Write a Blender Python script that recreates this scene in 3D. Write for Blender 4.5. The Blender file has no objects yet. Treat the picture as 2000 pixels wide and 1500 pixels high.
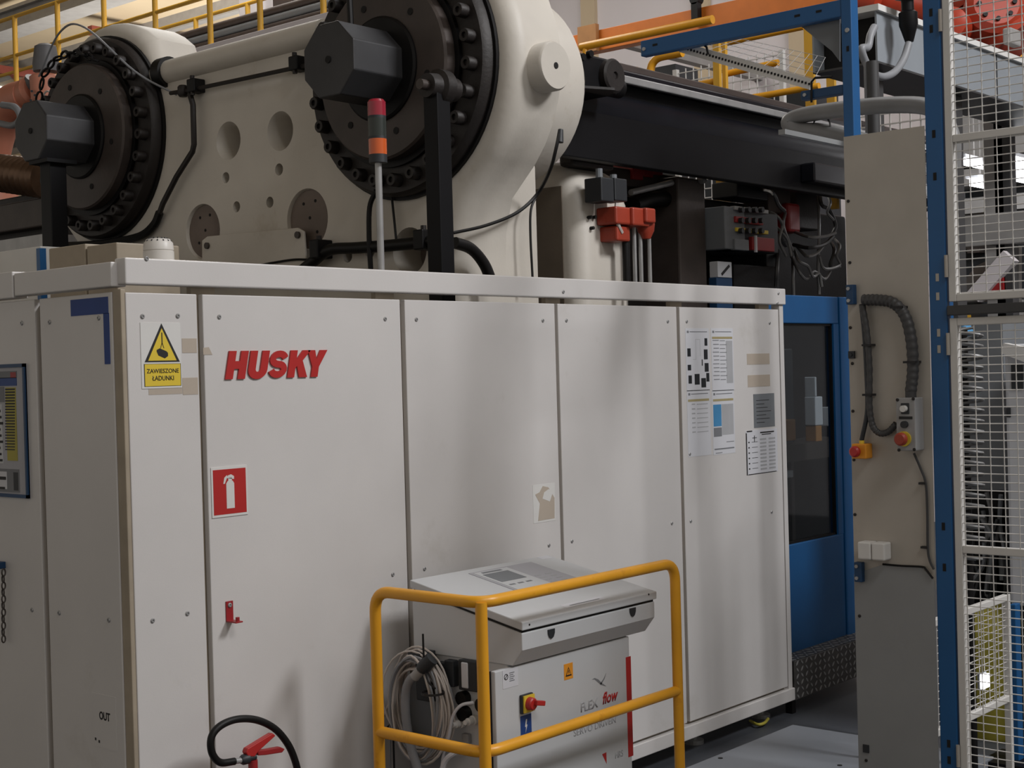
import bpy, bmesh, math, random
from mathutils import Vector, Matrix
random.seed(7)
sc = bpy.context.scene
COL = sc.collection
PI = math.pi

# ------------------------------------------------------------------ camera
EYE = 1.92
FPX = 2820.0
YAW, PIT, ROL = math.radians(40.85), math.radians(-0.575), math.radians(1.57)
fw = Vector((math.cos(YAW)*math.cos(PIT), math.sin(YAW)*math.cos(PIT), math.sin(PIT)))
rt = Vector((math.sin(YAW), -math.cos(YAW), 0)); upv = rt.cross(fw)
CA = math.cos(ROL)*rt - math.sin(ROL)*upv
CB = math.sin(ROL)*rt + math.cos(ROL)*upv
CPOS = Vector((0, 0, EYE))
cam = bpy.data.cameras.new('camera'); camo = bpy.data.objects.new('camera', cam); COL.objects.link(camo)
cam.sensor_fit = 'HORIZONTAL'; cam.sensor_width = 36.0; cam.lens = 36.0*FPX/2000.0
cam.clip_start = 0.05; cam.clip_end = 200
mw = Matrix((CA, CB, -fw)).transposed().to_4x4(); mw.translation = CPOS
camo.matrix_world = mw
sc.camera = camo

# ------------------------------------------------------------------ world, lights, exposure
sc.view_settings.view_transform = 'Standard'
sc.view_settings.look = 'None'
sc.view_settings.gamma = 1.0
sc.view_settings.use_curve_mapping = False
sc.view_settings.exposure = 0.14
wd = bpy.data.worlds.new('world'); sc.world = wd; wd.use_nodes = True
wd.node_tree.nodes['Background'].inputs[0].default_value = (1.0, 0.93, 0.84, 1)
wd.node_tree.nodes['Background'].inputs[1].default_value = 0.36
def area(name, loc, target, sx, sy, power, col):
    l = bpy.data.lights.new(name, 'AREA'); l.shape = 'RECTANGLE'; l.size = sx; l.size_y = sy
    l.energy = power; l.color = col
    o = bpy.data.objects.new(name, l); COL.objects.link(o); o.location = loc
    o.rotation_euler = (Vector(target)-Vector(loc)).to_track_quat('-Z', 'Y').to_euler()
    return o
area('bay_light_front', (6.8, -2.2, 7.2), (5.0, 4.0, 1.8), 1.5, 1.5, 370, (0.99, 0.985, 1.0))
area('bay_light_aisle', (2.2, -3.0, 8.3), (3.6, 4.0, 1.8), 3.6, 1.6, 150, (0.99, 0.985, 1.0))
area('bay_light_machine', (6.7, 4.6, 8.5), (5.6, 5.2, 3.0), 3.0, 2.0, 45, (0.97, 0.98, 1.0))
area('bay_light_mezzanine', (10.5, 12.0, 8.6), (10.5, 12.0, 0.0), 4.0, 3.0, 300, (1.0, 0.96, 0.9))
area('bay_light_far', (14.0, 4.5, 8.6), (15.0, 6.5, 4.0), 2.2, 5.0, 190, (1.0, 0.97, 0.96))
area('roof_added_flood_light', (15.0, 20.0, 4.0), (21.0, 25.0, 9.0), 3.0, 3.0, 650, (1.0, 0.95, 0.88))  # unseen uplight, added only to brighten the roof from below

# ------------------------------------------------------------------ picking points on real planes
def ray(x, y): return CA*((x-1000)/FPX) - CB*((y-750)/FPX) + fw
def fy(x, y, Y): d = ray(x, y); return CPOS + d*(Y/d.y)
def fx(x, y, X): d = ray(x, y); return CPOS + d*(X/d.x)
def fz(x, y, Z): d = ray(x, y); return CPOS + d*((Z-EYE)/d.z)

# ------------------------------------------------------------------ materials
def lin(c): return tuple((v/255/12.92 if v/255 <= 0.04045 else ((v/255+0.055)/1.055)**2.4) for v in c)
MC = {}
def mat(name, rgb, rough=0.5, metal=0.0, var=0.08, scale=6.0, bump=0.0, bscale=80.0, emit=0.0, trans=0.0, spec=0.5, dirt=None, dscale=2.0, coat=0.0):
    if name in MC: return MC[name]
    m = bpy.data.materials.new(name); m.use_nodes = True; MC[name] = m
    nt = m.node_tree; b = nt.nodes['Principled BSDF']; L = nt.links
    c = lin(rgb)
    b.inputs['Roughness'].default_value = rough; b.inputs['Metallic'].default_value = metal
    b.inputs['Specular IOR Level'].default_value = spec
    b.inputs['Coat Weight'].default_value = coat
    tc = nt.nodes.new('ShaderNodeTexCoord')
    nz = nt.nodes.new('ShaderNodeTexNoise'); nz.inputs['Scale'].default_value = scale; nz.inputs['Detail'].default_value = 5
    L.new(tc.outputs['Object'], nz.inputs['Vector'])
    rp = nt.nodes.new('ShaderNodeValToRGB')
    rp.color_ramp.elements[0].position = 0.3; rp.color_ramp.elements[1].position = 0.7
    rp.color_ramp.elements[0].color = (*[max(0, v*(1-var)) for v in c], 1)
    rp.color_ramp.elements[1].color = (*[min(1, v*(1+var)) for v in c], 1)
    L.new(nz.outputs['Fac'], rp.inputs['Fac'])
    out = rp.outputs['Color']
    if dirt:
        n2 = nt.nodes.new('ShaderNodeTexNoise'); n2.inputs['Scale'].default_value = dscale; n2.inputs['Detail'].default_value = 9; n2.inputs['Roughness'].default_value = 0.7
        L.new(tc.outputs['Object'], n2.inputs['Vector'])
        r2 = nt.nodes.new('ShaderNodeValToRGB'); r2.color_ramp.elements[0].position = 0.60; r2.color_ramp.elements[1].position = 0.78
        L.new(n2.outputs['Fac'], r2.inputs['Fac'])
        mx = nt.nodes.new('ShaderNodeMix'); mx.data_type = 'RGBA'
        L.new(r2.outputs['Color'], mx.inputs[0]); L.new(out, mx.inputs[6]); mx.inputs[7].default_value = (*lin(dirt), 1)
        out = mx.outputs[2]
    L.new(out, b.inputs['Base Color'])
    if bump:
        n3 = nt.nodes.new('ShaderNodeTexNoise'); n3.inputs['Scale'].default_value = bscale; n3.inputs['Detail'].default_value = 3
        L.new(tc.outputs['Object'], n3.inputs['Vector'])
        bp = nt.nodes.new('ShaderNodeBump'); bp.inputs['Strength'].default_value = bump; bp.inputs['Distance'].default_value = 0.01
        L.new(n3.outputs['Fac'], bp.inputs['Height']); L.new(bp.outputs['Normal'], b.inputs['Normal'])
    if emit:
        b.inputs['Emission Color'].default_value = (*c, 1); b.inputs['Emission Strength'].default_value = emit
    if trans: b.inputs['Transmission Weight'].default_value = trans
    return m
M = {}
def dm(k, *a, **kw): M[k] = mat(k, *a, **kw)
dm('panel_white', (206, 203, 201), 0.36, var=0.03, scale=3, bump=0.03, bscale=220, dirt=(188, 184, 178), dscale=1.3)
dm('frame_beige', (160, 148, 130), 0.55, var=0.10, scale=8)
dm('cast_white', (200, 194, 184), 0.5, var=0.05, scale=4, bump=0.10, bscale=30, dirt=(176, 166, 150), dscale=2.2)
dm('iron_dark', (32, 27, 25), 0.55, 0.1, var=0.25, scale=9, bump=0.12, bscale=60, dirt=(40, 34, 30), dscale=4)
dm('iron_grey', (66, 58, 54), 0.5, 0.1, var=0.2, scale=6, bump=0.08, bscale=60, dirt=(52, 44, 40), dscale=3)
dm('iron_black', (14, 13, 14), 0.5, 0.0, var=0.25, scale=9, bump=0.06, spec=0.25)
dm('shaft_grey', (56, 56, 58), 0.45, 0.3, var=0.15, scale=6, dirt=(42, 40, 40), dscale=4)
dm('disc_brown', (112, 100, 92), 0.6, 0.1, var=0.12, scale=7)
dm('black_paint', (11, 11, 14), 0.5, 0.0, var=0.2, scale=5, spec=0.2)
dm('black_steel', (17, 18, 24), 0.35, 0.0, var=0.25, scale=5, spec=0.3)
dm('dark_hole', (14, 12, 11), 0.8)
dm('rubber', (14, 13, 13), 0.5, var=0.2, spec=0.3)
dm('steel', (164, 164, 164), 0.35, 0.4, var=0.12, scale=10)
dm('galv', (172, 166, 157), 0.42, 0.15, var=0.06, scale=5, bump=0.02, bscale=60, dirt=(148, 140, 128), dscale=3)
dm('galv_low', (140, 142, 143), 0.5, 0.1, var=0.05, scale=5, dirt=(116, 114, 112), dscale=4)
dm('checker_steel', (92, 90, 88), 0.4, 0.5, var=0.15, scale=14)
dm('blue', (20, 82, 134), 0.38, var=0.08, scale=3)
dm('blue_dark', (18, 60, 98), 0.45, var=0.10, scale=4)
dm('tape_blue', (38, 66, 132), 0.6, var=0.08)
dm('yellow', (226, 160, 34), 0.38, var=0.07, scale=5, dirt=(188, 120, 24), dscale=9)
dm('yellow_far', (206, 158, 52), 0.5, var=0.08, scale=4)
dm('orange', (206, 112, 30), 0.5, var=0.08)
dm('robot_orange', (160, 52, 28), 0.45, var=0.12, dirt=(110, 42, 26), dscale=5)
dm('salmon', (196, 128, 104), 0.5, var=0.06)
dm('red', (176, 40, 38), 0.4, var=0.05)
dm('red_dark', (150, 34, 36), 0.45, var=0.08)
dm('valve_red', (158, 58, 38), 0.45, var=0.1)
dm('sign_yellow', (222, 194, 60), 0.45, var=0.04)
dm('sign_white', (214, 213, 210), 0.45, var=0.03)
dm('paper', (206, 207, 212), 0.6, var=0.02)
dm('print_grey', (120, 122, 126), 0.6)
dm('print_light', (168, 169, 172), 0.6)
dm('print_black', (28, 27, 28), 0.6)
dm('print_gold', (164, 152, 112), 0.6)
dm('print_blue', (70, 136, 182), 0.6)
dm('label_blue', (34, 66, 128), 0.5)
dm('label_orange', (228, 150, 40), 0.5)
dm('tape_beige', (178, 166, 152), 0.7, var=0.05)
dm('cart_grey', (196, 198, 200), 0.45, var=0.02, scale=4)
dm('cart_panel', (168, 168, 174), 0.5, var=0.03)
dm('plastic_dark', (36, 39, 43), 0.5, var=0.1)
dm('plastic_grey', (116, 120, 124), 0.5, var=0.06)
dm('box_grey', (150, 150, 150), 0.5, var=0.04)
dm('cable_pale', (192, 184, 178), 0.5, var=0.08)
dm('cable_grey', (128, 130, 134), 0.5, var=0.06)
dm('conduit', (60, 60, 61), 0.5, var=0.12)
dm('hose_grey', (124, 124, 124), 0.45, 0.2, var=0.12)
dm('mesh_white', (204, 202, 198), 0.5, var=0.05)
dm('duct_grey', (136, 142, 148), 0.45, var=0.04)
dm('concrete', (66, 69, 74), 0.45, var=0.10, scale=1.5, bump=0.05, bscale=40, dirt=(52, 54, 58), dscale=2)
dm('plate_grey', (122, 126, 132), 0.5, var=0.05, scale=3, dirt=(106, 108, 112), dscale=3)
dm('wall_white', (214, 208, 210), 0.7, var=0.03, scale=1)
dm('wall_cream', (196, 178, 150), 0.7, var=0.06, scale=1)
dm('roof_cream', (206, 188, 158), 0.7, var=0.08, scale=0.6)
dm('purlin_red', (128, 62, 50), 0.6, var=0.1)
dm('beam_grey', (150, 148, 146), 0.55, var=0.08)
dm('pipe_brown', (72, 62, 58), 0.55, 0.2, var=0.15)
dm('cast_stained_shaded', (104, 94, 82), 0.6, var=0.12, scale=5, bump=0.1, bscale=30, dirt=(66, 56, 48), dscale=2.5)  # greasy cast colour, darkened to carry the shade between the platens
dm('dome_white', (206, 202, 196), 0.4, var=0.03)
dm('lens_red', (150, 26, 48), 0.25, var=0.05, coat=0.5)
dm('lens_amber', (206, 92, 34), 0.25, var=0.05, coat=0.5)
dm('lens_green', (44, 50, 46), 0.3, var=0.05)
dm('robot_cover', (98, 98, 100), 0.5)
dm('bronze_hose', (104, 82, 66), 0.3, 0.7, var=0.2, scale=12)
dm('bin_yellow', (168, 158, 60), 0.5, var=0.1)
dm('machine_pale', (198, 200, 204), 0.5, var=0.03)
dm('wood_brown', (170, 120, 70), 0.6, var=0.1)
dm('bracket_red', (150, 34, 40), 0.4, var=0.06)
dm('skylight', (250, 252, 255), 0.5, emit=5.0)
dm('tube_glow', (252, 252, 255), 0.5, emit=9.0)
def glass():
    m = bpy.data.materials.new('smoked_glass'); m.use_nodes = True; nt = m.node_tree
    for n in list(nt.nodes): nt.nodes.remove(n)
    o = nt.nodes.new('ShaderNodeOutputMaterial'); t = nt.nodes.new('ShaderNodeBsdfTransparent'); g = nt.nodes.new('ShaderNodeBsdfGlossy')
    t.inputs[0].default_value = (0.66, 0.71, 0.73, 1); g.inputs['Roughness'].default_value = 0.04; g.inputs[0].default_value = (0.9, 0.95, 1, 1)
    x = nt.nodes.new('ShaderNodeMixShader'); f = nt.nodes.new('ShaderNodeValue'); f.outputs[0].default_value = 0.07
    nt.links.new(f.outputs[0], x.inputs[0]); nt.links.new(t.outputs[0], x.inputs[1]); nt.links.new(g.outputs[0], x.inputs[2]); nt.links.new(x.outputs[0], o.inputs[0])
    return m
M['glass'] = glass()

# ------------------------------------------------------------------ mesh builder
def frame_of(d):
    d = Vector(d).normalized()
    a = Vector((0, 0, 1)) if abs(d.z) < 0.9 else Vector((1, 0, 0))
    u = d.cross(a).normalized(); return u, d.cross(u).normalized()
class MB:
    def __init__(s): s.v = []; s.f = []
    def add(s, vs, fs):
        o = len(s.v); s.v += [Vector(p) for p in vs]; s.f += [tuple(i+o for i in f) for f in fs]; return s
    def box(s, a, b):
        x0, x1 = sorted((a[0], b[0])); y0, y1 = sorted((a[1], b[1])); z0, z1 = sorted((a[2], b[2]))
        return s.add([(x0,y0,z0),(x1,y0,z0),(x1,y1,z0),(x0,y1,z0),(x0,y0,z1),(x1,y0,z1),(x1,y1,z1),(x0,y1,z1)],
                     [(0,3,2,1),(4,5,6,7),(0,1,5,4),(1,2,6,5),(2,3,7,6),(3,0,4,7)])
    def bar(s, a, b, w, h, up=(0,0,1)):
        a, b = Vector(a), Vector(b); d = (b-a).normalized(); u = Vector(up); x = d.cross(u).normalized(); u = x.cross(d)
        vs = [p + x*(sx*w/2) + u*(sz*h/2) for p in (a, b) for sx, sz in ((-1,-1),(1,-1),(1,1),(-1,1))]
        return s.add(vs, [(3,2,1,0),(4,5,6,7),(0,1,5,4),(1,2,6,5),(2,3,7,6),(3,0,4,7)])
    def cyl(s, a, b, r, n=18, r2=None, ph=0.0):
        a, b = Vector(a), Vector(b); r2 = r if r2 is None else r2; u, w = frame_of(b-a)
        vs = [c + (u*math.cos(ph+2*PI*k/n) + w*math.sin(ph+2*PI*k/n))*q for c, q in ((a, r), (b, r2)) for k in range(n)]
        fs = [(k, (k+1) % n, n+(k+1) % n, n+k) for k in range(n)] + [tuple(range(n-1, -1, -1)), tuple(range(n, 2*n))]
        return s.add(vs, fs)
    def lathe(s, prof, o, d, n=32):
        o = Vector(o); d = Vector(d).normalized(); u, w = frame_of(d); vs = []; fs = []
        for t, r in prof:
            vs += [o + d*t + (u*math.cos(2*PI*k/n) + w*math.sin(2*PI*k/n))*max(r, 1e-4) for k in range(n)]
        for i in range(len(prof)-1):
            fs += [(i*n+k, i*n+(k+1) % n, (i+1)*n+(k+1) % n, (i+1)*n+k) for k in range(n)]
        fs += [tuple(range(n-1, -1, -1)), tuple(range((len(prof)-1)*n, len(prof)*n))]
        return s.add(vs, fs)
    def ring(s, o, d, r0, r1, t, n=40):
        o = Vector(o); d = Vector(d).normalized(); u, w = frame_of(d); vs = []; fs = []
        for tt, r in ((0, r1), (t, r1), (t, r0), (0, r0)):
            vs += [o + d*tt + (u*math.cos(2*PI*k/n) + w*math.sin(2*PI*k/n))*r for k in range(n)]
        for i in range(4):
            j = (i+1) % 4
            fs += [(i*n+k, i*n+(k+1) % n, j*n+(k+1) % n, j*n+k) for k in range(n)]
        return s.add(vs, fs)
    def tube(s, pts, r, n=8, closed=False):
        pts = [Vector(p) for p in pts]; m = len(pts); vs = []; fs = []; u = None
        for i, p in enumerate(pts):
            if closed: d = pts[(i+1) % m]-pts[i-1]
            else: d = pts[min(i+1, m-1)]-pts[max(i-1, 0)]
            d = d.normalized() if d.length > 1e-9 else Vector((0, 0, 1))
            if u is None: u, _ = frame_of(d)
            u = (u - d*u.dot(d)); u = u.normalized() if u.length > 1e-6 else frame_of(d)[0]
            w = d.cross(u); rr = r(i/(m-1)) if callable(r) else r
            vs += [p + (u*math.cos(2*PI*k/n) + w*math.sin(2*PI*k/n))*rr for k in range(n)]
        for i in range(m if closed else m-1):
            j = (i+1) % m
            fs += [(i*n+k, i*n+(k+1) % n, j*n+(k+1) % n, j*n+k) for k in range(n)]
        if not closed: fs += [tuple(range(n-1, -1, -1)), tuple(range((m-1)*n, m*n))]
        return s.add(vs, fs)
    def prism(s, pts, d):
        pts = [Vector(p) for p in pts]; n = len(pts); d = Vector(d)
        return s.add(pts + [p+d for p in pts], [tuple(range(n-1, -1, -1)), tuple(range(n, 2*n))] + [(k, (k+1) % n, n+(k+1) % n, n+k) for k in range(n)])
WL = {}
def wloc(o): return WL.get(o.name, Vector((0, 0, 0)))
def mesh_of(mb, name, m, off=Vector((0, 0, 0)), smooth=False):
    me = bpy.data.meshes.new(name); me.from_pydata([p-off for p in mb.v], [], mb.f)
    bm = bmesh.new(); bm.from_mesh(me); bmesh.ops.recalc_face_normals(bm, faces=bm.faces); bm.to_mesh(me); bm.free()
    me.materials.append(m)
    if smooth:
        me.polygons.foreach_set('use_smooth', [True]*len(me.polygons)); me.set_sharp_from_angle(angle=math.radians(38))
    return me
def put(me, name, parent=None, loc=None, rot=None):
    o = bpy.data.objects.new(name, me); COL.objects.link(o)
    if parent:
        o.parent = parent; WL[o.name] = wloc(parent)
        if loc is not None: o.location = Vector(loc)-wloc(parent); WL[o.name] = Vector(loc)
    elif loc is not None: o.location = Vector(loc); WL[o.name] = Vector(loc)
    if rot is not None: o.rotation_mode = 'QUATERNION'; o.rotation_quaternion = rot
    return o
def build(mb, name, m, parent=None, smooth=False, bevel=0.0, label=None, seg=2):
    if isinstance(m, str): m = M[m]
    o = put(mesh_of(mb, name, m, wloc(parent) if parent else Vector((0, 0, 0)), smooth), name, parent)
    if bevel:
        b = o.modifiers.new('bevel', 'BEVEL'); b.width = bevel; b.segments = seg; b.limit_method = 'ANGLE'; b.angle_limit = math.radians(40)
    if label: o['label'] = label
    return o
def thing(name, label, cat, loc, group=None):
    o = bpy.data.objects.new(name, None); COL.objects.link(o); o.empty_display_size = 0.05
    o.location = loc; WL[o.name] = Vector(loc); return tag(o, label, cat, group)
def tag(o, label, cat, group=None):
    o['label'] = label; o['category'] = cat
    if group: o['group'] = group
    return o
def single(mb, name, m, label, cat, group=None, smooth=False, bevel=0.0):
    # one-mesh thing with its origin at its own base centre
    lo = Vector([min(p[i] for p in mb.v) for i in range(3)]); hi = Vector([max(p[i] for p in mb.v) for i in range(3)])
    c = Vector(((lo.x+hi.x)/2, (lo.y+hi.y)/2, lo.z))
    o = put(mesh_of(mb, name, M[m], c, smooth), name, None, c)
    if bevel:
        b = o.modifiers.new('bevel', 'BEVEL'); b.width = bevel; b.segments = 2; b.limit_method = 'ANGLE'
    return tag(o, label, cat, group)
def struct(mb, name, m, label=None, parent=None):
    o = build(mb, name, m, parent)
    o['kind'] = 'structure'
    if label: o['label'] = label
    return o
def stuff(o): o['kind'] = 'stuff'; return o
def smoothpath(pts, n=8):
    pts = [Vector(p) for p in pts]; out = []; q = [pts[0]*2-pts[1]] + pts + [pts[-1]*2-pts[-2]]
    for i in range(1, len(q)-2):
        a, b, c, d = q[i-1:i+3]
        for k in range(n):
            t = k/n; out.append(0.5*((2*b) + (c-a)*t + (2*a-5*b+4*c-d)*t*t + (3*b-a-3*c+d)*t**3))
    return out + [pts[-1]]
def fillet(pts, r, n=6):
    pts = [Vector(p) for p in pts]; out = [pts[0]]
    for i in range(1, len(pts)-1):
        p = pts[i]; a = (pts[i-1]-p).normalized(); b = (pts[i+1]-p).normalized()
        for k in range(n+1):
            t = k/n; out.append((p+a*r)*(1-t)**2 + p*2*t*(1-t) + (p+b*r)*t*t)
    return out + [pts[-1]]
AXF = (Vector((1, 0, 0)), Vector((0, 0, 1)), Vector((0, -1, 0)))     # print on a face that looks towards -Y
AXE = (Vector((0, -1, 0)), Vector((0, 0, 1)), Vector((-1, 0, 0)))    # print on a face that looks towards -X
def text(body, name, m, parent, o, ax, h, width=None, bold=0.0, shear=0.0, depth=0.0008, align='CENTER', label=None):
    c = bpy.data.curves.new(name, 'FONT'); c.body = body; c.size = 1.0; c.offset = bold; c.shear = shear; c.extrude = 0.0
    c.resolution_u = 3; c.align_x = align; c.align_y = 'CENTER'
    t = bpy.data.objects.new(name, c); COL.objects.link(t); bpy.context.view_layer.update()
    me = bpy.data.meshes.new_from_object(t.evaluated_get(bpy.context.evaluated_depsgraph_get()))
    bpy.data.objects.remove(t); bpy.data.curves.remove(c)
    xs = [v.co.x for v in me.vertices]; ys = [v.co.y for v in me.vertices]
    sy = h/(max(ys)-min(ys)); sx = (width/(max(xs)-min(xs))) if width else sy
    cx = (max(xs)+min(xs))/2 if align == 'CENTER' else min(xs); cy = (max(ys)+min(ys))/2
    bm = bmesh.new(); bm.from_mesh(me)
    for v in bm.verts: v.co = Vector(((v.co.x-cx)*sx, (v.co.y-cy)*sy, 0))
    r = bmesh.ops.extrude_face_region(bm, geom=bm.faces[:])
    for v in [g for g in r['geom'] if isinstance(g, bmesh.types.BMVert)]: v.co.z += depth
    bmesh.ops.recalc_face_normals(bm, faces=bm.faces)
    off = Vector(o) - (wloc(parent) if parent else Vector((0, 0, 0)))
    for v in bm.verts: v.co = off + ax[0]*v.co.x + ax[1]*v.co.y + ax[2]*v.co.z
    bmesh.ops.recalc_face_normals(bm, faces=bm.faces)
    bm.to_mesh(me); bm.free(); me.materials.clear(); me.materials.append(M[m]); me.name = name
    ob = put(me, name, parent)
    if label: ob['label'] = label
    return ob
def rectF(x0, y0, x1, y1, Y, th=0.002, grow=0.0):
    a, b = fy(x0, y0, Y), fy(x1, y1, Y); return MB().box((a.x-grow, Y-th, b.z-grow), (b.x+grow, Y, a.z+grow))
def rectE(x0, y0, x1, y1, X, th=0.002):
    a, b = fx(x0, y0, X), fx(x1, y1, X); return MB().box((X-th, a.y, b.z), (X, b.y, a.z))
def quat(axis, to): return Vector(axis).rotation_difference(Vector(to))
def flat(pts, o, ax, depth=0.0008):
    return MB().prism([Vector(o) + ax[0]*p[0] + ax[1]*p[1] for p in pts], ax[2]*depth)

# ================================================================== SETTING
struct(MB().box((-8, -14, -0.2), (30, 40, 0)), 'floor', 'concrete', 'grey painted concrete factory floor')
ceil = struct(MB().box((-8, -14, 9.0), (30, 40, 9.2)), 'ceiling', 'roof_cream', 'cream factory roof deck')
struct(MB().box((16.0, -14, 0), (16.3, 13.0, 9.0)), 'wall_back', 'wall_white', 'tall white panelled factory wall')
struct(MB().box((29.7, 13.0, 0), (30, 40, 9.0)), 'wall_far', 'wall_cream', 'far cream factory wall')
struct(MB().box((16.3, 39.7, 0), (29.7, 40, 9.0)), 'wall_left', 'wall_cream', 'cream factory side wall')
# joints of the white wall
for i, px in enumerate((1152, 1372, 1560)):
    p = fx(px, 40, 15.98)
    struct(MB().box((15.93, p.y-0.12, 0), (16.0, p.y+0.12, 9.0)), 'trim_%d' % (i+1), 'wall_cream', 'vertical joint strip of the white wall')
# purlins and skylights: parts of the roof
pm = mesh_of(MB().box((-0.09, -13, -0.28), (0.09, 13, 0.0)), 'purlin', M['beam_grey'])
for k in range(7): put(pm, 'purlin', ceil, (17.2+k*1.9, 26.5, 9.0))
rm = mesh_of(MB().box((-7, -0.07, -0.45), (7, 0.07, -0.28)), 'roof_truss', M['purlin_red'])
for k in range(5): put(rm, 'roof_truss', ceil, (22.8, 15.5+k*4.3, 9.0))
sm = mesh_of(MB().box((-0.22, -0.7, -0.05), (0.22, 0.7, 0.0)), 'skylight_pane', M['skylight'])
for x in (18.2, 20.1, 22.0, 24.0, 25.8):
    for k in range(9):
        if (k*7+int(x)) % 3: put(sm, 'skylight_pane', ceil, (x, 16.2+k*2.3+(x-18)*.25, 9.0))
bm_ = mesh_of(MB().bar((0, 0, -.38), (3.6, 4.3, -.38), .07, .07), 'roof_brace', M['purlin_red'])
for k in range(4):
    for x in (16.6, 20.2, 23.8): put(bm_, 'roof_brace', ceil, (x, 15.5+k*4.3, 9.0))

# ================================================================== CABINET
Y0, X0 = 4.0, 2.705
ZRT, ZRB, ZD, ZP, ZB = 2.316, 2.230, 2.204, 0.152, 0.085
cab = thing('machine_cabinet', 'long off-white sheet metal base cabinet with screwed panels', 'cabinet', (4.7, 4.2, 0))
build(MB().box((2.74, 4.028, 0.12), (6.87, 4.05, 2.19)), 'front_frame', 'frame_beige', cab)
build(MB().box((2.728, 4.05, 0.12), (2.75, 8.6, 2.19)), 'end_frame', 'frame_beige', cab)
build(MB().box((X0+0.004, 4.004, ZB), (2.728, 4.05, 2.215)), 'corner_post', 'frame_beige', cab, bevel=0.003)
build(MB().box((6.845, 3.998, 0.12), (6.885, 4.05, ZRB)), 'corner_post', 'panel_white', cab, bevel=0.003)
build(MB().box((6.862, 4.05, 0.12), (6.884, 5.0, 2.19)), 'end_frame', 'panel_white', cab)
rl = build(MB().box((X0+0.012, 3.985, ZRB), (6.893, 4.045, ZRT)), 'top_rail', 'panel_white', cab, bevel=0.005)
build(MB().box((X0-0.012, 4.03, ZRB-0.006), (X0+0.045, 4.62, ZRT-0.012)), 'top_rail', 'panel_white', cab, bevel=0.004)
build(MB().box((X0-0.016, 4.625, ZRB-0.012), (X0+0.045, 8.6, ZRT-0.005)), 'top_rail', 'panel_white', cab, bevel=0.004)
build(MB().box((X0+0.0, 3.988, ZB), (6.893, 4.045, ZP)), 'plinth', 'panel_white', cab, bevel=0.004)
build(MB().box((X0-0.01, 4.045, ZB), (X0+0.045, 8.6, ZP)), 'plinth', 'panel_white', cab, bevel=0.004)
for x in (3.1, 4.1, 5.1, 6.1, 6.75):
    build(MB().cyl((x, 4.12, 0.0), (x, 4.12, 0.02), 0.05).cyl((x, 4.12, 0.02), (x, 4.12, 0.13), 0.018), 'levelling_foot', 'steel', cab)
# small spacer blocks in the slot between rail and panels
for px in (395, 750, 1078, 1318, 1490):
    p = fy(px, 575, 4.03); build(MB().box((p.x-0.05, 4.026, 2.19), (p.x+0.05, 4.05, 2.232)), 'spacer', 'frame_beige', cab)
FX = [fy(245, 573, Y0).x, fy(384, 575, Y0).x, fy(395, 575, Y0).x, fy(781, 585, Y0).x, fy(790, 585, Y0).x, fy(1083, 593, Y0).x, fy(1089, 593, Y0).x, fy(1321, 600, Y0).x, fy(1327, 600, Y0).x, 6.838]
fpan = []
for k in range(5):
    fpan.append(build(MB().box((FX[2*k], Y0, 0.166), (FX[2*k+1], 4.026, ZD)), 'panel', 'panel_white', cab, bevel=0.003))
ys1 = fx(77, 600, X0).y; ys2 = fx(67, 600, X0).y
epan = [build(MB().box((X0, 4.05, 0.166), (2.727, ys1, ZD+0.004)), 'panel', 'panel_white', cab, bevel=0.003),
        build(MB().box((X0, ys2, 0.166), (2.727, ys2+1.1, ZD+0.004)), 'panel', 'panel_white', cab, bevel=0.003),
        build(MB().box((X0, ys2+1.12, 0.166), (2.727, 8.6, ZD+0.004)), 'panel', 'panel_white', cab, bevel=0.003)]
scr = MB().lathe([(0, 0.0085), (0.002, 0.0085), (0.0045, 0.006), (0.0045, 0.0035), (0.002, 0.003)], (0, 0, 0), (0, 0, 1), 10)
scr = mesh_of(scr, 'screw', M['steel'], smooth=True)
qF, qE = quat((0, 0, 1), (0, -1, 0)), quat((0, 0, 1), (-1, 0, 0))
for x, y in ((278,618),(347,617),(298,1212),(366,1198),(428,619),(752,623),(767,1122),(813,624),(1060,626),(829,1111),(1072,1065),(1106,626),(1304,628),(1312,1022),(1341,628),(1503,631),(1347,887),(1349,1018),(1507,1000),(1117,1057)):
    p = fy(x, y, Y0); k = max([i for i in range(5) if FX[2*i] <= p.x+0.01] or [0]); put(scr, 'screw', fpan[k], p, qF)
for x, y in ((43,631),(97,629),(193,621),(63,1191),(116,1197),(213,1211)):
    p = fx(x, y, X0); put(scr, 'screw', epan[0] if p.y < ys1 else epan[1], p, qE)
for x, y in ((286, 505), (1520, 573), (1518, 592), (1100, 570)):
    put(scr, 'screw', rl, fy(x, y, 3.985), qF)
# --- raised letters
lt = thing('raised_lettering', 'red raised slanted block letters on the cabinet panel', 'lettering', fy(438, 742, Y0))
G = {  # outlines on a unit-high grid, heavy condensed capitals
 'H': [[(0,0),(.3,0),(.3,.36),(.5,.36),(.5,0),(.8,0),(.8,1),(.5,1),(.5,.64),(.3,.64),(.3,1),(0,1)]],
 'K': [[(0,0),(.3,0),(.3,.34),(.36,.42),(.52,0),(.88,0),(.58,.62),(.88,1),(.53,1),(.3,.66),(.3,1),(0,1)]],
 'Y': [[(.27,0),(.57,0),(.57,.38),(.86,1),(.53,1),(.42,.66),(.3,1),(-.02,1),(.27,.38)]]}
def arc(cx, cy, rx, ry, a0, a1, n=9): return [(cx+rx*math.cos(math.radians(a0+(a1-a0)*k/n)), cy+ry*math.sin(math.radians(a0+(a1-a0)*k/n))) for k in range(n+1)]
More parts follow.
